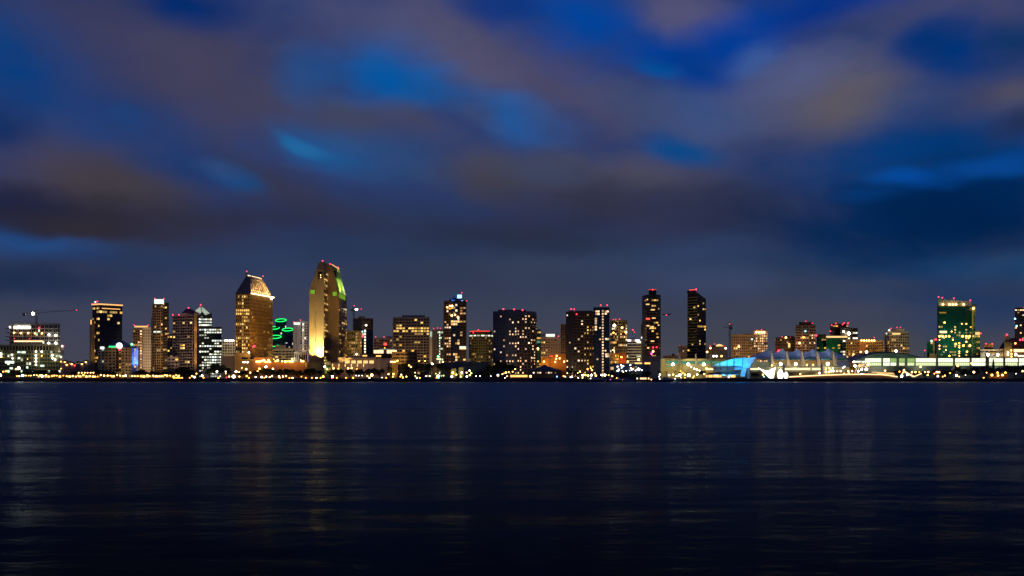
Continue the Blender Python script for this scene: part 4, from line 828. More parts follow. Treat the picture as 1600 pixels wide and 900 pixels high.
for px, py, r in ((706.5, 478, 1.8), (704, 478, 1.2), (699, 480, 1.3), (706, 493, 1.8), (711, 492, 1.5), (715.5, 495.5, 1.7)): b.lamp('warm', px, py, Y - 1.2, r * .7, 'room_lamp')
b.done()
# --- curved hotel with red lit roof line
Y = 1480
b = Bld('curved_hotel', 'rounded olive hotel with bright top floor and red roof edge', 751, Y)
pts = [at(733, 580, Y + 14), at(737, 580, Y + 5), at(744, 580, Y), at(758, 580, Y), at(766, 580, Y + 5), at(770, 580, Y + 14)]
foot = [(p.x, p.y) for p in pts] + [(pts[-1].x, Y + 36), (pts[0].x, Y + 36)]
b.block(foot, Z(523, Y), 'olive', parapet=0); inner = [((p[0] - X(751, Y)) * .93 + X(751, Y), p[1] + 2) for p in foot]; b.block(inner, Z(517, Y), 'brown', 'upper_wall', z0=Z(523, Y) + .01, parapet=.4)
for i in range(5):
    b.face(foot[i], foot[i + 1], G + 1, Z(526, Y), S(3.3, 2.7, .55, .6, .14, 'dim', 'brown', .1, .45, 2, m='olive'), m='olive')
    p, q = Vector((*foot[i], 0)), Vector((*foot[i + 1], 0)); L = (q - p).length; u = ((q - p) / L); n = (u.y, -u.x); c = (p + q) / 2
    k = max(1, round(L / 4.5))
    for j in range(k):
        cc = p.lerp(q, (j + .5) / k); mb = MB(); mb.obox((cc.x, cc.y), (u.x, u.y), n, L / k * .72, .3, Z(525.2, Y), Z(522.7 + .6, Y)); b.part('lit_window', mb, E['wglass'] if j % 3 else E['pyr'])
    mb = MB(); pp, qq = [Vector((*inner[i], 0)), Vector((*inner[i + 1], 0))]; mb.bar((pp.x, pp.y - .2, Z(517.2, Y)), (qq.x, qq.y - .2, Z(517.2, Y)), .35)
    if i < 4: b.part('red_roof_light', mb, E['signred'])
for px, py in ((739.5, 520), (747.5, 515.5)): b.lamp('red', px, py, Y - 1, .9, 'beacon')
col_spot(b, 750, 585, 1400, 750, 545, Y, 26000, (1, .75, .2), 55); b.done()
b = Bld('long_dark_shed', 'long low slate blue shed behind the yellow lit kiosks', 730, 1262, 'shed')
f = front(690, 764, 1262, 24); b.block(f, Z(567, 1262), 'slate'); b.face(f[0], f[1], G + 1, Z(568, 1262), S(7, 5, .1, .9, 0, 'dim', 'blue', 0, .25, 1, m='slate')); b.done()
for x0, x1, yt, lab in ((704, 712.5, 575, 'yellow lit garden kiosk with a slanting roof beside the long slate shed'), (717, 724.5, 574, 'square yellow lit garden kiosk in front of the long slate shed')):
    b = Bld('garden_kiosk', lab, (x0 + x1) / 2, 1236, 'kiosk', 'yellow lit kiosks'); f = front(x0, x1, 1236, 6)
    zt = Z(yt, 1236); b.block(f, [zt - 1.4, zt, zt, zt - 1.4] if x0 < 710 else zt, 'olive', parapet=.2); b.wins = [(X((x0 + x1) / 2, 1236), 1236, Z(584, 1236), 0, 2.4, 2.4, True, 'gold', 'dark')]
    mb = MB(); mb.box(f[0][0] - .4, f[1][0] + .4, 1235.4, 1235.9, Z(579.6, 1236), Z(579, 1236)); b.part('awning', mb, W['cream'])
    col_spot(b, (x0 + x1) / 2, 588, 1228, (x0 + x1) / 2, 578, 1236, 2600, (1, .8, .2), 100); b.done()
b = Bld('gate_pavilion', 'golden lit pavilion tower between dark trees below the grid hotel', 617, 1250, 'pavilion')
f = front(613.5, 621.5, 1250, 8); b.block(f, Z(566.5, 1250), 'olive'); b.face(f[0], f[1], G + 1, Z(567, 1250), S(9, 1.6, .5, .8, .3, 'dim', 'brown', .2, .2, 1, m='gold'))
for px in (611, 614, 617, 621): b.lamp('warm', px, 565.3 - (px == 621) * 1.5, 1247, .8, 'wall_lamp')
col_spot(b, 617, 589, 1238, 617, 576, 1250, 6000, (1, .68, .15), 90); b.done()

# --- twin hotel towers with speckled windows
Y = 1330
b = Bld('wide_hotel_tower', 'wide dark hotel tower with curved right wing and scattered lit rooms', 803, Y, group=None)
arc = [at(770.3, 580, Y + 4), at(790, 580, Y), at(808, 580, Y + 3), at(819, 580, Y), at(829, 580, Y + 3), at(836.3, 580, Y + 12)]
foot = [(p.x, p.y) for p in arc] + [(arc[-1].x + 2, Y + 34), (arc[0].x, Y + 34)]; z = Z(487.5, Y)
b.block(foot, z, 'slate', parapet=1.0)
pal = [S(3.3, 3.6, .42, .48, .15, 'peach', 'blue', run=.7), S(3.3, 3.6, .42, .48, .36, 'peach', 'blue', run=.7), S(3.3, 3.2, .45, .48, .34, 'peach', 'dark', .4, .4, 2, m='brown', run=.7), S(3.3, 3.2, .45, .48, .38, 'peach', 'dark', .4, .4, 2, m='brown', run=.7), S(3.3, 3.2, .45, .48, .32, 'peach', 'dark', .4, .4, 2, m='brown', run=.7)]
for i in range(5): b.face(foot[i], foot[i + 1], G + 1, z - 3.2, pal[i], m='slate')
b.face(foot[5], foot[6], G + 1, z - 3, pal[2], m='dark')
b.block(front(778, 822, Y + 10, 12), Z(484.5, Y + 10), 'slate', 'plant_room', z0=z + .01, parapet=.3); col_spot(b, 822, 585, Y - 60, 822, 540, Y, 36000, (1, .58, .24), 70); b.beacons(((786.5, 483), (803.3, 483.3), (816.5, 484.5)), Y + 9, 1.2); b.budget = 100; b.done()  # the spot is added to warm the dark wing
Y = 1320
b = Bld('stepped_hotel_tower', 'dark brown hotel tower with taller blue wing and one full lit window column', 918, Y)
fa = front(884.3, 929, Y + 3, 26); fb = front(927.2, 952.3, Y - 6, 30); b.block(fa, Z(488, Y), 'dark'); b.block(fb, Z(482, Y), 'navy')
w_ = fa[1][0] - fa[0][0]; m1 = (fa[0][0] + w_ * .27, fa[0][1]); m2 = (fa[0][0] + w_ * .62, fa[0][1])
for p, q, s in ((fa[0], m1, S(3.3, 3.2, .45, .48, .24, 'peach', 'blue', run=.8)), (m1, m2, S(3.3, 3.2, .5, .48, .14, 'peach', 'dark', .5, .0, m='brown', run=.6)), (m2, fa[1], S(3.3, 3, .45, .48, .32, 'gold', 'dark', .5, .3, 2, m='brown', run=.8))): b.face(p, q, G + 1, Z(490, Y), s, m='dark')
b.face(fb[0], fb[1], G + 1, Z(484, Y), S(3.05, 3.0, .6, .52, .05, 'peach', 'blue', 0, 0, on=(3,)), m='navy')
b.face(fb[3], fb[0], G + 1, Z(484, Y), S(3.05, 3, .5, .5, .05, 'peach', 'blue'), m='navy')
b.wins += [(X(px, Y - 6), Y - 6, Z(py, Y), 0, 2.2, 1.9, True, 'peach', 'blue') for px, py in ((946.5, 487), (949.5, 487), (946.5, 490.5), (947, 530), (950, 530), (947, 553.5), (950, 553.5), (947.5, 556.8), (950.5, 556.8), (932, 487), (935, 487), (932, 491), (935, 491), (931, 498.5), (931, 502), (931, 505.5), (931, 511), (931, 515))]
b.block(front(888, 926, Y + 10, 10), Z(485, Y), 'rose', 'plant_room', z0=Z(488, Y) + .01, parapet=.3); b.block(front(935, 950, Y + 6, 10), Z(480, Y), 'navy', 'plant_room', z0=Z(482, Y) + .01, parapet=.3)
for px, py in ((892.5, 482.8), (897, 483.3), (938.7, 477), (948.6, 477)): b.lamp('red', px, py, Y + 8, 1.0, 'beacon', 4)
col_spot(b, 905, 585, Y - 70, 908, 540, Y, 40000, (1, .6, .25), 70); b.lamp('red', 901, 491, Y - 1, .7, 'facade_lamp'); b.done()
# --- between the two
b = tower('dark green glass office with teal lit floor beside the wide hotel tower', (836.5, 845), 516, 1500, 'green', S(3.6, 2.4, .8, .6, .16, 'gold', 'green', .2, 0), 'office_tower', depth=16, done=False)
b.glow('lit_floor', front(837.5, 844, 1498.5, .3), Z(536, 1500), Z(532.5, 1500), 'gband'); b.lamp('warm', 840.5, 544.5, 1495, 1.3, 'facade_lamp'); b.done()
b = tower('pale stepped block with a long white lit sign across its roof', (845, 874), 528, 1620, 'rose', S(3.4, 3, .6, .5, .14, 'gold', 'brown', .3), 'office_block', depth=20, pent=[(846, 871, 522, 'grey')], done=False)
b.glow('lit_sign', front(853, 867, 1619, .5), Z(526, 1620), Z(522, 1620), 'screen'); b.lamp('red', 872.5, 525.5, 1618, 1, 'beacon'); b.done()
tower('blank cream block with one sloping shoulder behind the orange lit garage', (860, 876), 535, 1520, 'rose', S(4, 3.4, .3, .5, .06, 'cool', 'tan'), 'office_block', depth=16)
tower('thin brown tower with a red corner light left of the stepped hotel tower', (876, 885), 507.5, 1600, 'brown', S(3.3, 2.6, .6, .5, .06, 'gold', 'brown', .4), 'apartment_tower', depth=16, beac=((877.5, 507),))
b = Bld('parking_garage', 'blank garage wall washed in orange sodium light', 864, 1380, 'garage')
b.block(front(845, 858, 1380, 20), Z(560, 1380), 'orange'); b.block(front(858.1, 885.5, 1384, 18), Z(555, 1380), 'orange', 'upper_wall'); b.glow('lit_sign', front(858.5, 864, 1379, .4), Z(557, 1380), Z(556, 1380), 'signred')
for px, py, k in ((850, 565, 'warm'), (867.5, 565.5, 'warm'), (870, 556, 'sodium'), (874.5, 560, 'warm'), (869, 560.5, 'warm'), (881.5, 565, 'warm')): b.lamp(k, px, py, 1376, .9, 'wall_lamp')
for px, p in ((849, 6000), (855, 3000), (868, 3000), (880, 3600)): col_spot(b, px, 574, 1368, px, 562, 1382, p, (1, .45, .05), 110)
b.done()
# --- round roofed waterfront pavilion, lit arcade in front of the wide hotel
Y = 1240
b = Bld('waterfront_pavilion', 'round waterfront pavilion with low blue conical roof and small lit windows', 851, Y, 'pavilion')
p = at(851, 584, Y + 16); mb = MB(); mb.lathe([(17.5, G - p.z), (17.5, 3.1), (.01, 3.1)], 24, p); b.part('wall', mb, W['brown'], True)
mb = MB(); mb.lathe([(19.5, Z(579.5, Y) - p.z), (9, Z(574.5, Y) - p.z), (3, Z(572, Y) - p.z), (3, Z(570.8, Y) - p.z), (.01, Z(570.2, Y) - p.z)], 24, p); b.part('roof', mb, W['slate'])
for a, k in ((-2.3, 'white'), (-2.0, 'peach'), (-1.86, 'peach'), (-1.5, 'dim'), (-1.35, 'white'), (-1.2, 'peach'), (-.9, 'dim')): b.wins.append((p.x + 17.6 * math.cos(a), p.y + 17.6 * math.sin(a), Z(582.3, Y), a + math.pi / 2, 1.8, 1.3, True, k, 'dark'))
b.done()
Y = 1215
b = Bld('lit_arcade', 'long low arcade with bright open front below the wide hotel tower', 812, Y, 'arcade')
b.block(front(796, 826, Y, 8), Z(584.4, Y), 'brown', parapet=0); b.glow('open_front', front(797.5, 824, Y - .5, .3), Z(589.2, Y), Z(586, Y), 'shop')
mb = MB(); mb.box(X(795, Y), X(827, Y), Y - 2.5, Y + .2, Z(585.4, Y), Z(584.8, Y)); b.part('awning', mb, W['brown']); b.lamp('warm', 829, 588, Y - 2, 1.1, 'wall_lamp'); b.done()

# --- right of the stepped hotel
Y = 1420
b = tower('round shouldered apartment tower with bright warm rooms and red roof lights', (953.5, 966, 980), 501, Y, 'olive', [S(3.3, 2.8, .7, .6, .36, 'warm', 'brown', .4), S(3.3, 3, .6, .55, .22, 'warm', 'brown', .4)], 'apartment_tower', th=35, beac=((958.5, 499), (962, 499), (968, 498.8)), done=False)
b.lamp('hot', 960, 508.5, Y - 12, 1.9, 'room_lamp'); b.lamp('warm', 972, 512, Y - 6, 1.2, 'room_lamp'); b.lamp('warm', 978, 519, Y - 4, 1.3, 'room_lamp'); b.lamp('amber', 958.5, 520, Y - 8, 1.1, 'room_lamp'); b.done()
b = Bld('orange_lit_block', 'low orange lit mall block with a red orange end wall', 966, 1345)
f = front(953.8, 967.8, 1345, 14); b.block(f, Z(553.5, 1345), 'gold'); b.face(f[0], f[1], G + 2, Z(554, 1345), S(3.5, 1.7, .5, .6, .4, 'gold', 'brown', .3, .3, 1, m='gold')); b.block(front(967.9, 978, 1342, 16), Z(553.3, 1345), 'brick', 'end_wall')
b.glow('lit_strip', front(959.3, 960.6, 1343.5, .4), Z(551.5, 1345), Z(546.5, 1345), 'strip'); b.lamp('warm', 971, 558, 1338, .9, 'wall_lamp'); b.lamp('warm', 958, 547, 1340, .7, 'wall_lamp'); b.lamp('warm', 981, 565, 1338, .8, 'wall_lamp')
b.block(front(955, 968, 1350, 10), Z(546, 1345), 'rose', 'upper_wall', z0=Z(553.5, 1345) + 1.1); col_spot(b, 972, 572, 1326, 973, 560, 1342, 9000, (1, .35, .06), 90); col_spot(b, 958, 572, 1330, 958, 560, 1345, 6000, (1, .6, .15), 90); b.done()
b = tower('white office block with horizontal bands and two white roof lights', (974.5, 1001.5), 531.5, 1460, 'pale', S(3.3, 5, .97, .42, .10, 'greenw', 'dark', .35, 0, m='white'), 'office_block', depth=18, pent=(984, 993, 529.5, 'pale'), done=False)
for x0, x1 in ((979, 986), (992.5, 999.5)): b.glow('roof_light', front(x0, x1, 1458, .5), Z(533.4, 1460), Z(530.8, 1460), 'sign')
mb = MB(); mb.bar(at(988.5, 530, 1468), at(988.5, 516, 1468), .22); b.part('roof_mast', mb, W['steel']); b.lamp('red', 988.8, 515.5, 1466, 1.1, 'beacon'); b.lamp('red', 991.2, 519, 1466, .6, 'beacon')
col_spot(b, 988, 580, 1390, 988, 550, 1460, 20000, (1, .9, .75), 60); b.done()
b = tower('slim grey tower tucked behind the red capped dark tower', (1001.5, 1009), 506, 1560, 'grey', S(3.3, 2.6, .7, .5, .06, 'cool', 'dark', .4), 'apartment_tower', depth=16, done=False); b.glow('lit_floor', front(1001.7, 1008, 1558.5, .3), Z(528.6, 1560), Z(526.4, 1560), 'sign'); b.lamp('white', 1006.8, 551, 1552, .9, 'facade_lamp'); b.done()

# --- the two dark condo towers
Y = 1390
b = Bld('dark_condo_tower', 'dark banded condo tower with a round red lit cap', 1020, Y)
foot = [(p.x, p.y) for p in (at(1007.6, 580, Y + 9), at(1011, 580, Y + 1.5), at(1028.5, 580, Y + 1.5), at(1032.3, 580, Y + 9))] + [(X(1032.3, Y), Y + 30), (X(1007.6, Y), Y + 30)]
z = Z(461.5, Y); b.block(foot, z, 'dark'); sd = S(3.25, 3.1, .9, .5, .05, 'gold', 'dark', .45, 0, m='brown', st=.3)
for i in range(3): b.face(foot[i], foot[i + 1], G + 1, z - 1, dict(sd, lit=.09 if i == 1 else .02, cw=2.6), m='brown')
b.block(front(1013.6, 1025.6, Y + 7, 12), Z(455, Y), 'dark', 'upper_wall', z0=z + .01); mb = MB(); p = at(1019.6, 455, Y + 12); mb.lathe([(4.4, 0.05), (4.4, 2.2), (.01, 2.6)], 18, p); b.part('cap', mb, W['dark']); mb = MB(); mb.lathe([(4.5, 1.2), (4.5, 2.0)], 18, p); b.part('cap_light', mb, emat('red cap glow', (1, .05, .05), 1.0))
b.lamp('red', 1019.8, 452.7, Y + 8, 1.2, 'beacon')
for px, py, w in ((1012, 475.5, 7), (1020, 484, 8), (1021.5, 497, 7), (1012.5, 509, 6), (1019, 510.5, 7), (1029, 508, 3), (1027.5, 527, 4), (1019.5, 533, 7), (1011.5, 468, 2.5)): b.glow('lit_window', front(px - w / 2.6, px + w / 2.6, Y - .2, .25), Z(py + .9, Y), Z(py - .9, Y), 'bay')
col_spot(b, 1019, 580, Y - 70, 1020, 525, Y, 42000, (1, .62, .25), 60); b.glow('red_window', front(1009.5, 1015.5, Y - .2, .25), Z(499.5, Y), Z(496.8, Y), 'signred'); b.lamp('pink', 1018, 552.5, Y - 2, 1.1, 'room_lamp'); b.lamp('warm', 1020.5, 549, Y - 2, 1.1, 'room_lamp'); b.lamp('red', 1020.5, 543, Y - 2, .8, 'room_lamp'); b.lamp('red', 1026, 542.5, Y - 2, .8, 'room_lamp')  # the first spot is added to bring out the floor bands
b.done()
Y = 1385
b = Bld('sloped_condo_tower', 'dark banded condo tower whose top slopes down to one side', 1088, Y)
f = rect(1074.3, 1089.5, 1103, Y, 35); z0 = Z(457, Y); zr = Z(466.5, Y)
b.block(f, [z0, z0, zr, zr], 'dark', parapet=0)
b.face(f[0], f[1], G + 1, z0 - 2.5, S(3.25, 3.0, .92, .5, .02, 'gold', 'dark', .45, 0, m='olive', st=.3), m='olive')
b.face(f[1], f[2], G + 1, zr - .5, S(3.25, 2.6, .7, .55, .10, 'gold', 'dark', .25, 0, m='dark', rows=(9, 27)), m='dark')
mb = MB(); a, c = at(1076, 455.4, Y + 4), at(1088, 455.4, Y + 4); mb.prism([(a.x, Y + 8), (c.x, Y + 4), (c.x, Y + 16), (a.x, Y + 18)], z0 + .01, Z(453, Y)); col_spot(b, 1080, 572, Y - 70, 1084, 525, Y, 42000, (1, .66, .25), 60); b.part('plant_room', mb, W['dark']); mb = MB(); mb.bar(at(1077, 453.2, Y + 5), at(1086, 452.5, Y + 2), .35); b.part('red_roof_light', mb, E['signred']); b.lamp('red', 1087.7, 452.2, Y, 1.15, 'beacon'); b.done()  # the spot is an added wash from below for the bands
tower('small grey block tucked beside the slope topped dark tower', (1060, 1075.5), 541, 1500, 'rose', S(3.3, 2.6, .5, .5, .16, 'white', 'brown', .3), 'apartment_block', depth=16, beac=((1061.5, 540),))
tower('far low rooftop block seen between the two dark condo towers', (1036, 1058), 556.5, 1700, 'brown', S(3.3, 3, .6, .5, .05, 'dim', 'brown'), 'office_block', depth=16, pent=(1050, 1054, 553, 'dark'))
# --- shopping terrace with strings of white lamps
Y = 1255
b = Bld('shopping_terrace', 'dark blue low shopping terrace dotted with tiny white lamps', 985, Y)
f = front(953, 1014, Y, 18); b.block(f, Z(570.5, Y), 'navy'); b.face(f[0], f[1], G + 1, Z(572, Y), S(5, 4.5, .7, .5, .06, 'dim', 'blue', .4, 0, m='navy'))
b.block(front(957, 1006, Y + 20, 10), Z(568, Y), 'pale', 'rear_parapet', parapet=.2); b.glow('lit_strip', front(1007, 1016, Y + 2, .3), Z(569, Y), Z(566.3, Y), 'shop'); b.glow('lit_strip', front(992, 1003, Y + 19.5, .3), Z(568.4, Y), Z(566, Y), 'bay'); b.lamp('warm', 998, 562, Y + 26, 1.2, 'wall_lamp')
for px, py in ((970.5, 570.8), (974, 572), (965, 572.8), (971.5, 574.5), (967, 577.5), (965, 579.5), (978.5, 579.5), (985, 570.5), (985.5, 575), (987, 577.5), (989, 577), (994, 573), (997.5, 575.5), (995.5, 577.5), (998.5, 578), (999.5, 576.5), (1003, 578.5), (984, 579), (993, 579), (974, 582), (972.5, 579.5)): b.lamp('white' if px < 980 or px % 2 else 'screen', px, py, Y - 2, random.uniform(.4, .75), 'string_lamp')
b.done()
Y = 1300
b = Bld('blank_end_wall', 'tall blank grey end wall beside the green banded hall', 1022, Y)
b.block(front(1004, 1032.3, Y + 4, 18), Z(557.5, Y), 'rose'); b.block(front(1016, 1032, Y, 3.9), Z(566, Y), 'pale', 'lower_wall'); b.done()

# ================================================================== right shore: hall, sails, vault
Y = 1340
b = Bld('green_banded_hall', 'long exhibition hall with green lit glass bands between dark buttresses', 1085, Y, 'hall')
b.block(front(1032.5, 1183, Y, 40), Z(561.5, Y), 'olive', parapet=.8)
mb = MB(); mb.prism(front(1038, 1183, Y + 6, 24), Z(561, Y), Z(559, Y)); b.part('roof', mb, W['navy'])
for x0, x1 in ((1040.5, 1061.5), (1065, 1086), (1089.5, 1109.5), (1113, 1132), (1135, 1160)):
    gb = b.glow('glass_band', front(x0, x1, Y - .5, .3), Z(568.8, Y), Z(564, Y), 'gband')
    mb = MB()
    for k in range(1, 6): mb.bar(at(x0 + (x1 - x0) * k / 6, 568.8, Y - .6), at(x0 + (x1 - x0) * k / 6, 564, Y - .6), .12, 0, 4)
    b.part('mullion', mb, W['dark'], parent=gb)
b.glow('lit_panel', front(1041, 1050, Y - .5, .3), Z(573.5, Y), Z(571.5, Y), 'gband')
for px in (1062.7, 1087.5, 1111.3, 1133.5):
    mb = MB(); p, q = at(px - 1.5, 572, Y - 4), at(px + 1.6, 572, Y - 4); t = at(px - .8, 552.5, Y - 1), at(px + .5, 552.5, Y - 1)
    mb.face((p, q, t[1], t[0])); w = Vector((0, 5, 0)); mb.face((q, q + w, t[1] + w, t[1])); mb.face((p + w, p, t[0], t[0] + w)); mb.face((t[0], t[1], t[1] + w, t[0] + w)); mb.face((q + w, p + w, t[0] + w, t[1] + w)); b.part('buttress', mb, W['grey'])
for px, py, k, r in ((1030.2, 564, 'hot', 1.5), (1051.5, 569.3, 'hot', 1.9), (1075.5, 569.3, 'hot', 1.9), (1099.5, 569.3, 'hot', 1.9), (1080, 573.5, 'white', .7), (1085, 576, 'white', .8), (1089, 577.5, 'white', .8), (1093, 579, 'white', .6), (1104, 576, 'warm', 1.2)): b.lamp(k, px, py, Y - 8, r, 'wall_floodlight')
b.glow('lit_panel', front(1103.5, 1115, Y - 1, .3), Z(578, Y), Z(575.5, Y), 'shopw')
for px in (1042, 1058, 1090, 1125): col_spot(b, px, 586, Y - 22, px, 572, Y, 6500, (1, .78, .22), 110)
b.done()
tower('low far block with a pale lit dome light between two red lamps', (1104, 1137), 543, 1650, 'dark', S(3.4, 3.4, .5, .45, .12, 'cool', 'green', .2), 'office_block', depth=20, beac=((1109.5, 540.5), (1116.5, 537.5), (1131, 540.5)), pent=[(1112, 1132, 540, 'dark')], done=False)
b = [o for o in C.objects if o.get('label', '').startswith('low far block')][0]
# its lights are added below with a small builder of their own
class _Add(Bld):
    def __init__(s, root): s.root, s.off, s.wins, s.trim, s.budget = root, root.location.copy(), [], {}, 100
b = _Add(b)
mb = MB(); p = at(1124, 541, 1646); mb.lathe([(5.2, 0), (4.2, 1.6), (2.2, 2.6), (.01, 2.9)], 14, p); b.part('lit_dome', mb, E['bay'], True)
for px, py, k in ((1110, 544, 'warm'), (1134, 544, 'white'), (1115, 556.5, 'white'), (1119.5, 556.5, 'white'), (1127.5, 556.5, 'warm'), (1102, 549, 'warm'), (1105, 550, 'warm')): b.lamp(k, px, py, 1644, 1.2, 'facade_lamp')
crane('dark tower crane with one red light beside the pilastered condo block', 1140.3, 580, 507, (1129, 511.5, 1142, 511.5, 1142), 1560, None, [(1140, 506.3)])
Y = 1500
b = tower('warm lit condo block with cream pilasters and two red roof lights', (1143, 1178), 524, Y, 'gold', S(3.3, 2.5, .58, .6, .16, 'gold', 'brown', .3, .7, 3, m='rose'), 'condo_block', depth=20, beac=((1145.5, 525), (1154.5, 524.5)), pent=[(1160, 1175, 522.5, 'dark')], done=False)
for px, py in ((1154.5, 541.5), (1175, 530)): b.lamp('sodium' if px < 1160 else 'screen', px, py, Y - 3, 1.3, 'room_lamp')
col_spot(b, 1160, 565, 1440, 1160, 540, Y, 15000, (1, .6, .3), 70); b.done()
b = tower('taller condo tower with a crowded bright top beside the pilastered condo block', (1177.5, 1199.5), 518, Y - 10, 'rose', S(3.1, 2.5, .6, .55, .40, 'warm', 'brown', .3, .3, 2, m='rose', rows=(0,)), 'condo_tower', depth=18, beac=((1183, 516), (1190, 515)), pent=[(1182, 1196, 515.5, 'cream')], done=False)
for px in (1182, 1186, 1190, 1194): b.lamp('warm', px, 519, Y - 13, 1.3, 'roof_lamp')
col_spot(b, 1189, 525, Y - 22, 1189, 516, Y, 1500, (1, .75, .35), 90); b.done()

# --- blue lit fan shaped shell
Y = 1225
b = Bld('fan_shell', 'fan shaped concert shell glowing cyan above the waterfront', 1147, Y, 'concert shell')
top = [(1112.5, 571.5), (1124, 567), (1136, 562.7), (1147, 560), (1161, 559), (1182, 558)]
bot = [(1116.5, 580.7), (1127, 579.8), (1136.5, 579.5), (1146, 578.2), (1159.5, 577), (1171.5, 574.6)]
dT = [10, 6, 3, 1, 0, 0]; dB = [9, 8, 7.5, 7, 7, 7]
for i in range(5):
    mb = MB(); n = 5
    for k in range(n):
        q = []
        for (ii, kk) in ((i, k), (i + 1, k), (i + 1, k + 1), (i, k + 1)):
            t = kk / n; ax = bot[ii][0] + (top[ii][0] - bot[ii][0]) * t; ay = bot[ii][1] + (top[ii][1] - bot[ii][1]) * t
            d = dB[ii] + (dT[ii] - dB[ii]) * t + 3.2 * math.sin(math.pi * t); q.append(at(ax + (.35 if ii == i else -.35), ay, Y + d))
        mb.face(q); mb.face([v + Vector((0, .5, 0)) for v in reversed(q)])
    b.part('shell_panel', mb, W['cyan'], True)
mb = MB()
for i in range(6): mb.bar(at(*bot[i], Y + dB[i] - .2), at(*top[i], Y + dT[i] - .2), .32)
b.part('shell_rib', mb, W['steel'])
mb = MB(); a = [at(1159.5, 576, Y + 6), at(1166.5, 576, Y + 6), at(1164, 588.5, Y + 5), at(1156.5, 588.5, Y + 5)]; c = [v + Vector((0, 2, 0)) for v in a]
mb.face(list(reversed(a))[::-1]); mb.face(list(reversed(c)))
for i in range(4): j = (i + 1) % 4; mb.face((a[i], c[i], c[j], a[j]))
b.part('shell_foot', mb, W['cyan'])
mb = MB(); p, q = at(1167.5, 576.5, Y + 10), at(1171.5, 576.5, Y + 10); mb.box(p.x, q.x, Y + 10, Y + 13, G, p.z); b.part('pylon', mb, W['rose'])
mb = MB(); a = at(1143, 589, Y - 22); mb.box(a.x - 8, a.x + 14, a.y, a.y + 1, G, G + .8); b.part('light_trough', mb, W['black'])
for px, tx, ty, p, col in ((1118, 1119, 576, 21760, (.30, .80, 1)), (1132, 1131, 572, 35360, (.06, .66, 1)), (1142, 1142, 571, 40800, (.02, .55, 1)), (1153, 1153, 569, 44200, (.01, .48, 1)), (1166, 1169, 567, 55760, (.01, .33, 1)), (1162, 1161, 582, 30600, (.01, .4, 1))):
    b.spot(at(px, 588.5, Y - 21), at(tx, ty, Y + 3), p, col, 46, .9, .5)
b.done()
Y = 1212
b = Bld('shore_restaurant', 'low waterfront restaurant with blue sloping roof and warm lit walls', 1128, Y, 'restaurant')
b.block(front(1102.5, 1151, Y, 9), Z(584.8, Y), 'rose', parapet=0)
for x0, x1, k in ((1103, 1105.5, 'bay'), (1107, 1113, 'shop'), (1114, 1117.5, 'bay'), (1118.5, 1123.5, 'shop'), (1124, 1127.8, 'bay'), (1142.5, 1149, 'shop')): b.glow('lit_window', front(x0, x1, Y - .3, .25), Z(589.6, Y), Z(585.8, Y), k)
mb = MB(); a = [at(1102, 585, Y - 1), at(1154, 584.5, Y - 1), at(1156, 579, Y + 8), at(1110, 582, Y + 8)]; c = [v + Vector((0, 0, -.5)) for v in a]; mb.face(a); mb.face(list(reversed(c)))
for i in range(4): j = (i + 1) % 4; mb.face((c[i], c[j], a[j], a[i]))
b.part('roof', mb, W['slate']); b.lamp('white', 1139, 589, Y - 2, .7, 'wall_lamp'); col_spot(b, 1135, 589.5, Y - 9, 1135, 586, Y, 900, (1, .6, .3), 120); b.done()

# --- sail roofed hall
Y = 1350
b = Bld('sail_roof_hall', 'exhibition hall under a row of white peaked sail roofs', 1255, Y, 'hall')
b.block(front(1183, 1328, Y, 50), Z(565.5, Y), 'olive', parapet=.3)
px_ = [1181, 1205, 1229, 1253, 1277, 1302, 1328]; pk = [555, 545, 543.5, 543.8, 543.6, 543.2, 554.5]
for i in range(6):
    mb = MB(); nu, nv = 10, 8; g = {}
    for u in range(nu + 1):
        for v in range(nv + 1):
            s, t = u / nu, v / nv; x = px_[i] + (px_[i + 1] - px_[i]) * s
            ridge = pk[i] + (pk[i + 1] - pk[i]) * s + 6.3 * math.sin(math.pi * s) ** .8 if 0 < i < 5 else pk[i] + (pk[i + 1] - pk[i]) * (s ** 1.6 if i == 0 else 1 - (1 - s) ** 1.6)
            edge = 562.6 - 4.2 * math.sin(math.pi * s); w = 1 - abs(2 * t - 1); yy = edge + (ridge - edge) * (w ** 1.5)
            g[u, v] = at(x, yy, Y + 2); g[u, v].y = Y - 2 + 46 * t; g[u, v].x = X(x, Y)
    for u in range(nu):
        for v in range(nv): mb.face((g[u, v], g[u + 1, v], g[u + 1, v + 1], g[u, v + 1])); mb.face([q + Vector((0, 0, -.3)) for q in (g[u, v + 1], g[u + 1, v + 1], g[u + 1, v], g[u, v])])
    b.part('sail', mb, W['sail'], True)
    if i:   # lit gable under each sail
        mb = MB(); a, c = px_[i] + 4, px_[i + 1] - 1.5; n = 10
        pts = [at(a + (c - a) * k / n, 562.7 - 3.0 * math.sin(math.pi * k / n), Y - .6) for k in range(n + 1)]
        mb.face([at(a, 563, Y - .6), at(c, 563, Y - .6)] + list(reversed(pts))[1:-1]); b.part('dark_gable', mb, W['green'])
        lg = b.glow('lit_gable', front(a, c, Y - .5, .3), Z(568, Y), Z(563.2, Y), 'arch')
        mb = MB()
        for k in range(9): mb.bar(at(a + (c - a) * (k + .5) / 9, 568, Y - .9), at(a + (c - a) * (k + .5) / 9, 563.4, Y - .9), .28, 0, 4)
        b.part('gable_mullion', mb, W['brown'], parent=lg)
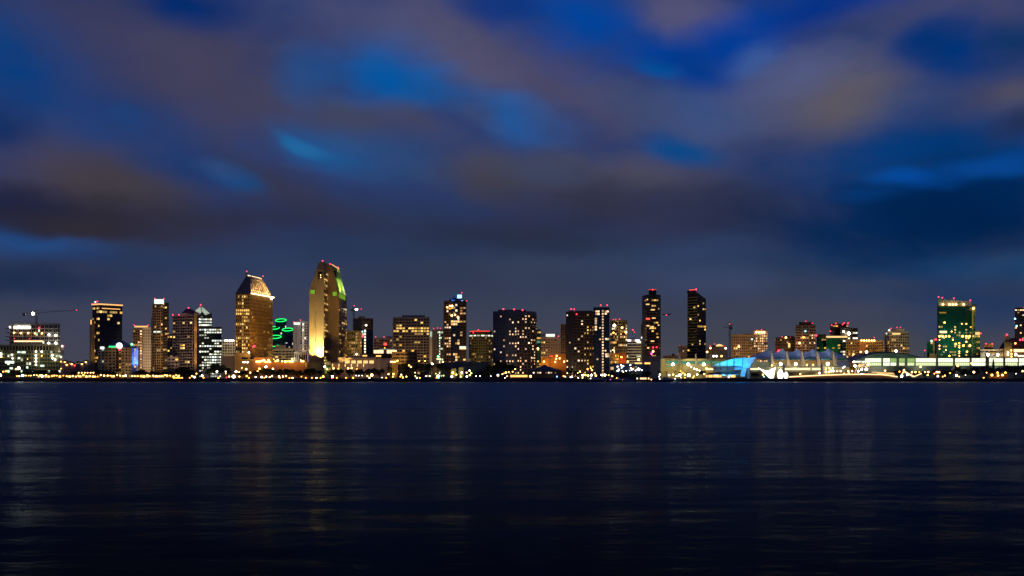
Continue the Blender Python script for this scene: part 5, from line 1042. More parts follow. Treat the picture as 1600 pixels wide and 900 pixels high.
for px in px_[1:-1]:
    mb = MB(); p, q, t, r = at(px + .4, 572, Y - 8), at(px + 6.2, 572, Y - 6), at(px - .9, 549, Y - 3), at(px + 1.0, 549, Y - 3); w = Vector((0, 4, 0))
    mb.face((p, q, r, t)); mb.face((q, q + w, r + w, r)); mb.face((p + w, p, t, t + w)); mb.face((t, r, r + w, t + w)); mb.face((q + w, p + w, t + w, r + w)); b.part('buttress', mb, W['tan'])
mb = MB(); mb.prism(front(1308, 1327, Y - 3, 14), Z(573, Y), Z(563.5, Y)); b.part('entrance_block', mb, W['navy'])
b.block(front(1172, 1330, Y - 24, 18), Z(581, Y - 24), 'olive', 'terrace_wall', parapet=0); b.block(front(1190, 1328, Y - 12, 10), Z(573.5, Y - 12), 'olive', 'upper_terrace', parapet=.2)
for x0, x1 in ((1172.5, 1186.5), (1225, 1266), (1268.5, 1283)): b.glow('terrace_light', front(x0, x1, Y - 24.6, .4), Z(578, Y - 24), Z(575.2, Y - 24), 'shopw')
mb = MB(); mb.bar(at(1286, 576.5, Y - 25), at(1320, 576.5, Y - 25), .3); mb.bar(at(1320, 576.5, Y - 25), at(1330, 579, Y - 25), .3); b.part('rail_light', mb, E['arch'])
for px, py, k, r in ((1220, 568.7, 'hot', 2.0), (1243.5, 568.7, 'hot', 2.0), (1293.5, 568.5, 'hot', 2.2), (1205.5, 577.8, 'white', 1), (1206, 571, 'sodium', .8), (1261, 570, 'sodium', .8), (1270.5, 570, 'sodium', .8), (1290.5, 576.5, 'sodium', .9), (1296, 575.5, 'warm', .9), (1301.5, 575.3, 'warm', .9), (1290.5, 581, 'warm', 1.1), (1295.5, 581, 'warm', 1.0), (1299, 579.5, 'white', 1.0), (1302, 579.5, 'white', 1), (1280.5, 583, 'white', 1), (1319.5, 573, 'white', .6), (1317.5, 574.5, 'white', .6)): b.lamp(k, px, py, Y - 14 if py < 574 else Y - 27, r, 'wall_floodlight')
for px in (1217, 1241, 1265, 1289): col_spot(b, px, 571, Y - 16, px, 563, Y, 1300, (1, .62, .2), 110)
for px in (1195, 1225, 1255, 1285, 1312): b.spot(at(px, 566, Y - 46), at(px, 552, Y + 8), 30000, (.5, .68, 1), 80)  # added bluish wash to brighten the sails, no lamp seen
for px in (1215, 1255, 1300): col_spot(b, px, 575, Y - 30, px, 582, Y - 24, 1500, (1, .8, .4), 130)
b.done()
for x, lab in ((1225, 'short white banner post in front of the sail roof beside glowing tents'), (1284, 'tall pale lilac banner post in front of the sail roof')):
    o = Bld('banner_post', lab, x, 1300, 'post', 'banner posts'); p = at(x, 568, 1300); mb = MB(); mb.box(p.x - 1.0, p.x + 1.0, 1300, 1301.6, G, p.z + (0 if x > 1280 else -1)); o.part('post', mb, W['pale'])
    col_spot(o, x, 588, 1290, x, 576, 1300, 900, (.75, .65, 1), 80); o.done()
# --- buildings behind the sails
Y = 1580
b = tower('low dark apartment block with a row of red roof lamps behind the sails', (1211.5, 1246), 528, Y, 'dark', S(3.3, 3, .6, .55, .16, 'gold', 'brown', .4, 0, m='brown'), 'apartment_block', depth=20, beac=((1212, 529.5), (1222, 526.5), (1227, 527), (1235, 527)), pent=[(1224, 1240, 525.5, 'dark')], done=False)
b.lamp('red', 1217, 549, Y - 3, 2.2, 'facade_lamp'); b.lamp('warm', 1228, 527.5, Y - 2, 1.4, 'roof_lamp'); b.glow('lit_strip', front(1231.5, 1234.5, Y - 1, .3), Z(543, Y), Z(536, Y), 'bay'); b.done()
Y = 1560
b = tower('stepped brown apartment tower behind the sails with scattered lit rooms', (1243, 1274.5), 509, Y, 'brown', S(3.3, 3, .6, .55, .14, 'warm', 'brown', .5, .5, 3, m='rose'), 'apartment_tower', depth=22, pent=[(1248.5, 1270, 503.5, 'brown')], beac=((1259, 502), (1269, 505)), done=False)
b.lamp('red', 1275.5, 524, Y - 2, 1.6, 'beacon'); b.lamp('amber', 1255.5, 527, Y - 2, 1.4, 'room_lamp'); b.lamp('warm', 1249.5, 536, Y - 2, 1.3, 'room_lamp'); b.lamp('cyanw', 1258.5, 517.5, Y - 2, 1.0, 'room_lamp'); b.done()
Y = 1600
b = Bld('stepped_office', 'stepped dark office with bright corner lamp and green lit lower wing', 1310, Y)
for x0, x1, yt, m, d, nm in ((1276, 1291, 523, 'dark', 12, 'wall'), (1291.2, 1313, 528, 'green', 2, 'front_wall'), (1313.2, 1340, 513, 'dark', 6, 'corner_wall'), (1297, 1326, 505.5, 'dark', 24, 'rear_wall')):
    f = front(x0, x1, Y + d, 18); b.block(f, Z(yt, Y), m, nm); b.face(f[0], f[1], G + 1, Z(yt + 1, Y), S(3.6, 3.4, .85, .5, .16 if m == 'dark' else .08, 'white' if x0 > 1312 else 'gold', 'green' if m == 'green' else 'dark', .25, 0, m='brown' if m == 'dark' else 'green', rows=(1,) if x0 == 1276 else ()), m='dark')
b.glow('lit_floor', front(1291, 1324, Y - .5, .4), Z(527.6, Y), Z(525, Y), 'bay'); b.lamp('hot', 1326.5, 521, Y - 2, 3.0, 'corner_lamp'); b.lamp('white', 1318, 518, Y - 2, 1.3, 'corner_lamp')
for px, py in ((1299.5, 508), (1306, 505.5), (1316.5, 507), (1319, 504.8), (1324.5, 506), (1325.5, 504.5), (1297.5, 517.5)): b.lamp('red', px, py, Y + 18 if px > 1298 else Y + 4, 1.1, 'beacon')
col_spot(b, 1302, 552, Y - 20, 1302, 540, Y + 2, 16000, (.05, 1, .2), 80); b.done()
Y = 1470
b = tower('broad gold lit condo block with a flat salmon centre panel', (1322, 1380), 533, Y, 'gold', S(3.2, 2.7, .6, .55, .08, 'gold', 'brown', .3, .4, 2, m='gold'), 'condo_block', depth=20, pent=[(1344, 1367, 529.5, 'gold')], beac=((1337.5, 533.5), (1340, 533.5), (1366, 527.5), (1371, 532.5), (1376.5, 532.5)), done=False)
for px in range(1346, 1368, 4): b.lamp('warm', px, 532, Y - 3, 1.0, 'roof_lamp')
b.block(front(1341.5, 1352, Y - 2, 1.9), Z(535, Y), 'orange', 'centre_panel', parapet=0)
for px in (1332, 1348, 1366): flood(b, px, 556, Y - 24, px, 540, Y, 9000, (1, .58, .2), 100)
b.done()
Y = 1480
b = tower('cream condo tower with lit upper floor and a white corner lamp', (1382, 1389.5, 1420.5), 519, Y, 'cream', S(3.3, 3.1, .66, .6, .09, 'gold', 'brown', .4, .5, 2, m='cream'), 'condo_tower', th=18, depth=20, pent=[(1391, 1413, 514.5, 'cream')], beac=((1392.5, 513), (1401.5, 511.5), (1407, 511.5)), done=False)
b.glow('lit_floor', front(1394, 1407, Y - 4, .3), Z(523, Y), Z(520.5, Y), 'bay'); b.lamp('screen', 1389.5, 516, Y - 2, 1.8, 'corner_lamp'); b.lamp('screen', 1385, 521, Y - 2, .9, 'corner_lamp')
flood(b, 1403, 562, Y - 45, 1403, 535, Y, 22000, (1, .72, .3), 80); b.done()

# --- vaulted white hall
Y = 1330
b = Bld('vaulted_hall', 'long white lit exhibition hall with shallow vaulted roof', 1450, Y, 'hall')
b.block(front(1345, 1605, Y, 46), Z(559, Y), 'teal', parapet=0)
prof = [(1334, 564), (1340, 559.5), (1348, 556), (1358, 552.5), (1368, 550.3), (1380, 549.2), (1394, 549.4), (1410, 551), (1426, 554), (1440, 557.5), (1450, 560)]
for nm, yoff, d0, d1, mt in (('vault_roof', 0, 6, 44, 'roof'), ('vault_front', 2.2, -2, 6, 'teal')):
    mb = MB(); a = [at(x, y + yoff, Y) for x, y in prof]; n = len(a)
    for i in range(n - 1):
        p, q = a[i], a[i + 1]; s = lambda v, d: Vector((v.x, Y + d, v.z))
        mb.face((s(p, d0), s(q, d0), s(q, d1), s(p, d1)))
    lo = Z(564.5, Y)
    mb.face([Vector((a[0].x, Y + d0, lo)), Vector((a[-1].x, Y + d0, lo))] + [Vector((v.x, Y + d0, v.z)) for v in reversed(a)]); mb.face(list(reversed([Vector((a[0].x, Y + d1, lo)), Vector((a[-1].x, Y + d1, lo))] + [Vector((v.x, Y + d1, v.z)) for v in reversed(a)])))
    b.part(nm, mb, W[mt], True)
segs = [(1352, 1378, 'wglass'), (1379.5, 1390.5, 'wglass'), (1391.5, 1401, 'gyel'), (1405, 1414, 'gyel'), (1418, 1429, 'gyel'), (1431, 1462.5, 'wglass'), (1466, 1489.5, 'wglass'), (1492.5, 1515.5, 'wglass'), (1518.5, 1543, 'wglass'), (1545.5, 1568, 'wglass'), (1571, 1590, 'wglass'), (1592.5, 1604, 'wglass')]
E['gyel'] = emat('yellow green glazing', (.62, .95, .28), .55)
for x0, x1, k in segs:
    gw = b.glow('glass_wall', front(x0, x1, Y - 2.4, .3), Z(565.6, Y), Z(560, Y), k); b.glow('lower_glass_wall', front(x0, x1 - .6, Y - 2.6, .3), Z(571.3, Y), Z(566.6, Y), random.choice(('wglass', 'wglass2')))
    mb = MB(); n = max(2, int((x1 - x0) / 3))
    for k2 in range(1, n): mb.bar(at(x0 + (x1 - x0) * k2 / n, 571.2, Y - 2.8), at(x0 + (x1 - x0) * k2 / n, 560, Y - 2.8), .09, 0, 4)
    b.part('mullion', mb, W['grey'], parent=gw)
for px in (1378.8, 1403, 1416, 1464.2, 1491, 1517, 1544.3, 1569.5):
    mb = MB(); p = at(px, 575, Y - 4.5); mb.box(p.x - .9, p.x + .9, p.y, p.y + 2, G, Z(558.6, Y)); b.part('pillar', mb, W['grey'])
b.block(front(1356, 1606, Y - 14, 9), Z(573, Y - 14), 'grey', 'terrace_wall', parapet=.3)
# the curved entrance of lit hoops
for k, (x0, x1, yt) in enumerate(((1335, 1351, 563.5), (1338, 1354, 566), (1341, 1357, 568.5), (1345, 1360, 567))):
    mb = MB(); n = 12; last = None
    for i in range(n + 1):
        t = i / n; q = at(x0 + (x1 - x0) * t, 586 - (586 - yt) * math.sin(math.pi * min(t * 1.05, 1) * .5) ** .7, Y - 18 - k * 3)
        if last is not None: mb.bar(last, q, .4)
        last = q
    b.part('entrance_hoop', mb, W['white'])
b.glow('entrance_glass', front(1334, 1360, Y - 4, .3), Z(566.5, Y), Z(564, Y), 'wglass'); b.glow('entrance_glass', front(1341, 1359, Y - 5, .3), Z(573.5, Y), Z(568.6, Y), 'bay')
for px, py, k, r in ((1334, 565.4, 'white', 1), (1336, 571.7, 'hot', 1.2), (1346.5, 577, 'hot', 1.3), (1353.5, 577, 'hot', 1.6), (1341, 580, 'white', 1), (1356, 569, 'white', 1.1)): b.lamp(k, px, py, Y - 21, r, 'entrance_lamp')
for px in (1375, 1430): b.spot(at(px, 566, Y - 30), at(px, 555, Y), 5200, (.75, 1, .6), 110)
for px in (1375, 1440, 1500, 1560): b.spot(at(px, 571, Y - 22), at(px, 577, Y - 14), 1700, (.85, 1, .65), 130)
b.done()
# --- green glass hotel
Y = 1420
b = Bld('green_glass_hotel', 'tall green glass hotel with pale lit crown and candle lamps', 1495, Y)
f = rect(1464.3, 1466, 1518.5, Y, 9); f = [f[0], f[1], f[2], f[3]]; z = Z(478, Y)
b.block(f, z, 'green', parapet=0)
L = lambda t: (f[1][0] + (f[2][0] - f[1][0]) * t, f[1][1] + (f[2][1] - f[1][1]) * t)
b.face(f[1], f[2], G + 26, Z(509, Y), S(3.3, 2.9, .7, .55, .20, 'gold', 'green', .12, 0, m='green', run=1), m='green')
b.face(f[1], f[2], Z(509, Y) + .2, z - 2.5, S(3.6, 8, .97, .55, .0, 'teal', 'green', .2, 0, m='green'), m='green')
for py in range(512, 556, 2):
    for k in range(18):
        t = (k + .5) / 18
        if random.random() < .5: b.wins.append((*L(t), Z(py + .2, Y), math.atan2(f[2][1] - f[1][1], f[2][0] - f[1][0]), 2.0, 1.1, True, 'teal', 'green'))
for k, px in enumerate((1468, 1473, 1478, 1483, 1504, 1510, 1515)): b.lamp('sodium', px, 525.5, Y - .5 + k * .9, 1.15, 'room_lamp')
for px, py, r in ((1468, 531, .7), (1489, 531, .9), (1493.5, 537.5, 1.4), (1499, 536, .9), (1505.5, 540, 1.5), (1515.5, 540, 1.7), (1499, 540, .9), (1499, 543, .8), (1510, 534, 1.1), (1476, 504, 1.2), (1503, 506, .7), (1510, 506, .9), (1487, 518, .9), (1511, 549.5, 1.2), (1483.5, 556, 1.1), (1499, 549, .8), (1478, 547, .8), (1468, 540, .8), (1468, 545, .8), (1499, 552, .8), (1499, 556, .7)): b.lamp('sodium' if r > .8 else 'warm', px, py, Y - 1 + (px - 1466) * .12, r * .8, 'room_lamp')
b.glow('lit_floor', [(L(.04)[0], L(.04)[1] - .7), (L(.25)[0], L(.25)[1] - .7), (L(.25)[0], L(.25)[1] - .3), (L(.04)[0], L(.04)[1] - .3)], Z(520.3, Y), Z(517, Y), 'shopw'); b.glow('lit_floor', [(L(.03)[0], L(.03)[1] - .7), (L(.23)[0], L(.23)[1] - .7), (L(.23)[0], L(.23)[1] - .3), (L(.03)[0], L(.03)[1] - .3)], Z(489.6, Y), Z(487.4, Y), 'arch')
fcr = [(p[0], p[1] + .6) for p in f]; b.block(fcr, [Z(466.5, Y)] * 2 + [Z(470.5, Y)] * 2, 'pale', 'crown', z0=z + .01, parapet=0)
for px in (1473.5, 1483.8, 1489, 1494, 1506):
    t = (px - 1466) / 52.5; p = Vector((*L(t), Z(475.5, Y))); b.lamp('warm', px, 475.6, p.y - 1.6, 1.2, 'candle_lamp'); b.spot(p + Vector((0, -3.0, -1)), p + Vector((0, .4, 7)), 2600, (1, .66, .3), 50, .9, .3)
for px, py in ((1466.5, 464), (1472.3, 465.3), (1490.3, 466.2), (1516, 469.4)): b.lamp('red', px, py, Y + 4, 1.15, 'beacon', 2)
b.block(front(1518.9, 1524, Y + 6, 16), Z(479, Y), 'tan', 'side_column'); mb = MB(); p = at(1522, 477.5, Y + 12); mb.lathe([(.01, 0), (3.2, .3), (4.0, 1.2), (.01, 1.4)], 16, p); b.part('side_cap', mb, W['cream']); b.lamp('warm', 1521, 482, Y + 4, 1.4, 'room_lamp')
fc = front(1519, 1531.5, Y + 1, 5); b.block(fc, Z(518, Y), 'gold', 'annex_wall'); b.face(fc[0], fc[1], G + 20, Z(519, Y), S(3.2, 2.2, .6, .6, .22, 'gold', 'brown', .3, .3, 2, m='gold')); b.glow('lit_floor', front(1524, 1531, Y + .4, .3), Z(523, Y), Z(519, Y), 'bay'); b.lamp('red', 1532.6, 521, Y + 2, 1, 'beacon')
b.glow('lit_edge', front(1519.2, 1520, Y + .6, .3), Z(515, Y), Z(484, Y), 'arch')
for px in (1475, 1500): col_spot(b, px, 556, Y - 30, px, 520, Y + 4, 38000, (.2, 1, .5), 90)
b.done()
b = tower('low dark block with a tan pier and white roof lamp beside the green hotel', (1448.5, 1463.5), 533, 1440, 'green', S(3.4, 3.4, .8, .5, .03, 'gold', 'green', .3), 'office_block', depth=16, done=False)
b.block(front(1457.5, 1461.5, 1436, 3.9), Z(531, 1440), 'tan', 'pier'); b.lamp('screen', 1455.5, 533, 1434, 2.0, 'roof_lamp'); b.lamp('red', 1462, 530.5, 1436, 1.7, 'beacon'); b.block(front(1452, 1464, 1432, 3.9), Z(554, 1440), 'tan', 'base_wall'); b.done()
# --- far right
b = Bld('low_office_blocks', 'low cream lit office block with two white lamps and stepped roof', 1548, 1460, 'office')
f = front(1531, 1567.5, 1460, 20); b.block(f, Z(547, 1460), 'cream'); b.face(f[0], f[1], G + 2, Z(547.5, 1460), S(4, 6, .9, .4, .1, 'dim', 'brown', .3)); b.block(front(1538, 1552, 1464, 10), Z(538, 1460), 'orange', 'roof_block'); b.beacons(((1541, 537), (1550.5, 537)), 1464, 1.0)
for px in (1543.7, 1558.8): b.lamp('hot', px, 554.3, 1452, 2.0, 'wall_floodlight')
b.glow('lit_strip', front(1545, 1558, 1459, .4), Z(551.6, 1460), Z(549.8, 1460), 'arch'); col_spot(b, 1548, 560, 1440, 1548, 548, 1462, 7000, (1, .8, .35), 110); b.done()
b = Bld('chimney_block', 'square tan tower with a red light on its pole', 1575, 1450, 'tower'); f = front(1569, 1581.5, 1450, 14); b.block(f, Z(536, 1450), 'olive'); b.block(front(1569.5, 1577, 1453, 8), Z(525, 1450), 'tan', 'upper_wall', z0=Z(536, 1450) + 1.2)
b.lamp('red', 1573.3, 523, 1452, 1.6, 'beacon', 3)
for px, py in ((1575, 551), (1575, 554.5), (1580, 547.5), (1580.5, 553), (1580.5, 557)): b.lamp('white' if px < 1578 else 'sodium', px, py, 1447, .9, 'wall_lamp')
col_spot(b, 1575, 565, 1425, 1575, 545, 1450, 8000, (1, .68, .2), 80); b.done()
b = Bld('domed_stadium_block', 'brown domed block with lit parapet behind the tan tower', 1586, 1560, 'building')
p = at(1584, 552, 1590); mb = MB(); n = 10; rr = X(1606, 1590) - X(1584, 1590); mb.lathe([(rr * math.cos(i / n * math.pi / 2) + .01, (Z(528, 1590) - p.z) * math.sin(i / n * math.pi / 2)) for i in range(n + 1)], 28, p); b.part('dome', mb, W['rust'], True)
b.block(front(1560, 1607, 1560, 16), Z(545.5, 1560), 'rust'); b.glow('lit_floor', front(1584, 1606, 1559, .4), Z(550, 1560), Z(545.8, 1560), 'shopw'); b.glow('lit_floor', front(1590, 1606, 1559, .4), Z(557.5, 1560), Z(555, 1560), 'wglass'); b.lamp('hot', 1587, 554, 1552, 2.0, 'wall_floodlight')
for px, py in ((1586.5, 536.5), (1594, 531), (1598, 531)): b.lamp('red' if px > 1590 else 'amber', px, py, 1556, 1.2, 'roof_lamp', 12 if px > 1590 else 0)
col_spot(b, 1575, 552, 1530, 1580, 538, 1580, 9000, (1, .45, .15), 80); b.done()
b = tower('dark far right tower cut by the frame with pale blue window lights', (1585.5, 1612), 481.5, 1640, 'dark', S(3.4, 3.2, .7, .5, .1, 'warm', 'blue', .2), 'office_tower', depth=22, beac=((1593.5, 481), (1598.5, 480.5)), done=False)
for px, py in ((1586, 498), (1588.5, 509.5)): b.lamp('cyanw', px, py, 1634, 1.3, 'room_lamp')
b.done()

# ================================================================== added glow for flood beams and light trails, planes, boats
for i, (x0, x1, yt, lab) in enumerate(((1184, 1212, 573, 'widest glowing white fabric tent flaring upward beside the cyan shell'), (1214.5, 1224, 575.5, 'oval glowing white tent between the flaring tent and the smallest tent'), (1224.8, 1231.5, 580, 'smallest glowing white tent beside the start of the lit parapet'))):
    b = Bld('flood_glow', lab, (x0 + x1) / 2, 1215, 'tent', 'glowing white tents')  # added glowing shape in place of flood beams
    cx = (x0 + x1) / 2; mb = MB(); p = at(cx, 591, 1219); w = (x1 - x0) / 2 / F * 1219; h = (591 - yt) / F * 1219
    if i == 0:
        n = 14
        for k in range(n):          # an inverted glowing cone for the flood beams, open at the top
            a, c = 2 * math.pi * k / n, 2 * math.pi * (k + 1) / n
            lo = lambda t: Vector((p.x + w * .55 + w * .22 * math.cos(t), p.y + w * .22 * math.sin(t), G + .3)); hi = lambda t: Vector((p.x + w * math.cos(t), p.y + w * .5 * math.sin(t), G + h * (.84 + .16 * math.cos(2 * t))))
            mb.face((lo(a), lo(c), hi(c), hi(a)))
    else: mb.lathe([(w * .75, 0.2), (w, h * .3), (w, h * .55), (w * .6, h * .82), (.05, h)], 12, (p.x, p.y, G))
    b.part('fabric', mb, E['tent'], True); mb = MB(); mb.bar((p.x + (w * .55 if i == 0 else 0), p.y, G), (p.x + (w * .55 if i == 0 else 0), p.y, G + h * .9), .15); b.part('glow_pole', mb, W['steel'])  # no cloth here: the glow of flood beams built as a shape
b = Bld('trail_parapet', 'long low added parapet with car light trails built as a warm glow bar', 1315, 1196, 'wall'); Yp = 1196  # added wall and glow bars in place of car light trails
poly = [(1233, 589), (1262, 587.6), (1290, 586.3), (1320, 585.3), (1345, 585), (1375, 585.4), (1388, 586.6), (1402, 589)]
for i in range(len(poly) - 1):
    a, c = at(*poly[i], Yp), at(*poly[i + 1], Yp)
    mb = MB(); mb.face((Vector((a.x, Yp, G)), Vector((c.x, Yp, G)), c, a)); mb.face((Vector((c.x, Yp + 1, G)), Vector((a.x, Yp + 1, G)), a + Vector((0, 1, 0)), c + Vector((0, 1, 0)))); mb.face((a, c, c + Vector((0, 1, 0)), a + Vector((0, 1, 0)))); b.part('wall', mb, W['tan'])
    mb = MB(); mb.bar(a + Vector((0, -.6, .2)), c + Vector((0, -.6, .2)), .55); b.part('trail_glow', mb, E['strip'])
mb = MB(); mb.bar(at(1362, 581.3, 1225), at(1396, 583.2, 1225), .4); mb.bar(at(1370, 583.5, 1224), at(1398, 584.6, 1224), .35); b.part('rail_light', mb, E['bay'])
mb = MB(); mb.bar(at(1412, 580, 1205), at(1428, 588.5, 1205), .8); mb.bar(at(1428, 588.5, 1205), at(1440, 583.5, 1205), .5); mb.bar(at(1412, 580, 1205), at(1408, 588, 1205), .6); b.part('streak_glow', mb, E['strip'])  # glowing bars for flood streaks, part of the added parapet
b.done()
# long low rows with glowing fronts, added for a continuous left shore glow
for x0, x1, yt, k, lab in ((58, 118, 585.4, 'shop', 'long bright market row below the building under construction'), (121, 157, 585, 'shopw', 'white lit market row with small lamps below the dark golden rimmed tower'), (164, 198, 585.6, 'shop', 'yellow lit market row below the hotel with round sign'), (205, 281, 585, 'shopw', 'longest warm white market row below the slender and condo towers')):
    b = Bld('glow_row', lab, (x0 + x1) / 2, 1222, 'market', 'lit market rows'); f = front(x0, x1, 1222, 8); b.block(f, Z(yt, 1222), 'brown', parapet=.3)
    x = x0 + 1
    while x < x1 - 3:
        w = random.uniform(2.5, 6); 
        if random.random() < .82: b.glow('open_front', front(x, min(x + w, x1 - .5), 1221.6, .3), Z(589.6, 1222), Z(yt + random.uniform(.9, 1.8), 1222), random.choice((k, 'shop', 'bay', 'arch')))
        x += w + random.uniform(.4, 1.6)
    mb = MB(); mb.box(f[0][0] - .5, f[1][0] + .5, 1219.4, 1221.9, Z(yt + .3, 1222), Z(yt - .1, 1222)); b.part('awning', mb, W['orange']); b.done()
# --- aircraft
def plane(px, py, Y, label):
    b = Bld('airplane', label, px, Y, 'airplane'); p = at(px, py, Y); b.root.location = p; b.off = p
    mb = MB(); mb.lathe([(.05, -9), (1.2, -7), (1.5, -3), (1.5, 4), (.8, 8), (.1, 10)], 10); mb.v = [(p.x + v[2], p.y + v[0], p.z + v[1]) for v in mb.v]; b.part('fuselage', mb, W['pale'], True)
    mb = MB()
    for s in (1, -1): mb.prism([(p.x - 2.5, p.y), (p.x + 2, p.y), (p.x + 3.4, p.y + 9 * s), (p.x + 2, p.y + 9 * s)][::s], p.z - .5, p.z - .2)
    b.part('wing', mb, W['pale']); mb = MB(); mb.prism([(p.x + 7, p.y - .15), (p.x + 10, p.y - .15), (p.x + 10, p.y + .15), (p.x + 7, p.y + .15)], p.z, [p.z + 1, p.z + 4, p.z + 4, p.z + 1]); b.part('tail_fin', mb, W['pale'])
    mb = MB(); mb.ball((p.x, p.y - 1.8, p.z - 1), 1.1); b.part('beacon', mb, E['red'])
plane(1041, 491.3, 2600, 'tiny airplane with a red beacon in the sky between the two dark condo towers')
b = Bld('radio_mast', 'thin mast with a magenta red light beside the green glass hotel', 1445, 1500, 'mast'); mb = MB(); mb.bar(at(1445, 590, 1500), at(1445, 548.5, 1500), .3); b.part('mast', mb, W['black']); b.lamp('red', 1445, 547.6, 1499, .9, 'beacon')
# --- yachts at the marina
def yacht(px, Y, L, label, hull='hull', flip=1, lit=()):
    b = Bld('yacht', label, px, Y, 'yacht', 'yachts moored at the marina'); x0 = X(px, Y); b.root.location = (x0, Y, 0); b.off = Vector((x0, Y, 0))
    st = [(-.5, .80, 1.0), (-.3, 1, 1.05), (.1, 1, 1.2), (.35, .7, 1.5), (.5, .05, 1.9)]; bw, h = L * .13, L * .085
    mb = MB(); ring = []
    for t, w, e in st: ring.append([Vector((x0 + flip * t * L, Y + s * bw * w * k, z)) for s, k, z in ((-1, .6, -.3), (-1, 1, h * e), (1, 1, h * e), (1, .6, -.3))])
    for i in range(4):
        for k in range(4): mb.face((ring[i][k], ring[i + 1][k], ring[i + 1][(k + 1) % 4], ring[i][(k + 1) % 4]))
    mb.face(ring[0]); mb.face(ring[-1]); b.part('hull', mb, W[hull])
    def deck(name, a, c, z0, z1, wd, m, rake=.06):
        mb = MB(); xs = sorted((x0 + flip * a * L, x0 + flip * c * L)); xt = sorted((x0 + flip * (a + .02) * L, x0 + flip * (c - rake) * L)); q = []
        for xx, z in ((xs, z0), (xt, z1)): q.append([Vector((xx[0], Y - wd, z)), Vector((xx[1], Y - wd, z)), Vector((xx[1], Y + wd, z)), Vector((xx[0], Y + wd, z))])
        for k in range(4): mb.face((q[0][k], q[0][(k + 1) % 4], q[1][(k + 1) % 4], q[1][k]))
        mb.face(q[1]); b.part(name, mb, W[m]); return q
    z1 = h * 1.15; deck('cabin', -.34, .24, z1, z1 + L * .075, bw * .75, 'hullw'); deck('flybridge', -.26, .06, z1 + L * .0755, z1 + L * .13, bw * .55, 'hullw', .08)
    mb = MB(); mb.box(x0 - L * .26, x0 + L * .12, Y - bw * .79, Y - bw * .755, z1 + L * .025, z1 + L * .055); b.part('cabin_glass', mb, GL['dark'])
    mb = MB(); mb.bar((x0 - flip * .12 * L, Y, z1 + L * .13), (x0 - flip * .16 * L, Y, z1 + L * .26), .1); mb.bar((x0 - flip * .2 * L, Y, z1 + L * .2), (x0 - flip * .08 * L, Y, z1 + L * .2), .07); b.part('mast', mb, W['steel'])
    for t, z, k in lit: 
        mb = MB(); mb.ball((x0 + t * L, Y - bw * .9, z1 + z * L), .35); b.part('deck_lamp', mb, E[k])
    return b
yacht(926, 1128, 21, 'long dark blue motor yacht lying closest to the stepped hotel tower', 'hull', -1, ((-.1, .06, 'white'),))
yacht(946, 1146, 15, 'white topped yacht partly behind the long dark blue yacht', 'hullw', 1)
yacht(962, 1140, 17, 'middle blue yacht with a bright pinkish deck lamp', 'hull', -1, ((-.3, .03, 'pink'), (.05, .12, 'warm')))
yacht(980, 1150, 14, 'small white yacht beside the lit tour boat', 'hullw', 1)
yacht(1036, 1132, 20, 'dark yacht with two white lamps below the blank grey end wall', 'hull', -1, ((-.2, .14, 'white'), (-.17, .04, 'white')))
yacht(1052, 1142, 15, 'smaller white yacht below the yellow wall of the green banded hall', 'hullw', 1, ((.1, .1, 'white'),))
b = Bld('tour_boat', 'low tour boat with a row of bright cabin windows', 1007, 1136, 'boat'); x0 = X(1006.5, 1136); b.root.location = (x0, 1136, 0); b.off = Vector((x0, 1136, 0))
mb = MB(); mb.prism([(x0 - 9, 1133.5), (x0 + 8, 1133.5), (x0 + 10.5, 1136), (x0 + 8, 1138.5), (x0 - 9, 1138.5)], -.3, [1.5, 1.6, 2.1, 1.6, 1.5]); b.part('hull', mb, W['black'])
mb = MB(); mb.box(x0 - 8, x0 + 7, 1134, 1138, 1.6, 4.4); b.part('cabin', mb, W['brown']); mb = MB(); mb.box(x0 - 8.6, x0 + 7.6, 1133.6, 1138.4, 4.401, 4.7); b.part('roof', mb, W['dark'])
for k, t in enumerate((-6.8, -3.2, -1.2, 1, 4)):
    mb = MB(); w = .9 if k in (1, 2, 3) else .6; mb.box(x0 + t - w, x0 + t + w, 1133.7, 1133.95, 2.4, 3.9); b.part('window', mb, E['wglass'] if k == 0 else E['shopw'])
for t, z, k in ((6.5, 2.2, 'warm'), (8.6, 2.4, 'hot'), (8, 1.5, 'red')): mb = MB(); mb.ball((x0 + t, 1133.2, z), .45); b.part('deck_lamp', mb, E[k])
# --- buoy
b = Bld('channel_buoy', 'small dark channel buoy floating in front of the dark trees', 684.7, 720, 'buoy'); p = at(684.7, 599.9, 720); b.root.location = (p.x, 720, 0); b.off = Vector((p.x, 720, 0))
mb = MB(); mb.lathe([(.2, -.4), (.9, -.2), (.95, .35), (.25, .6), (.01, .6)], 12, (p.x, 720, 0)); b.part('float', mb, W['black'], True)
mb = MB(); mb.lathe([(.42, .55), (.22, 1.6), (.01, 1.7)], 8, (p.x, 720, 0)); b.part('tower', mb, W['black'])

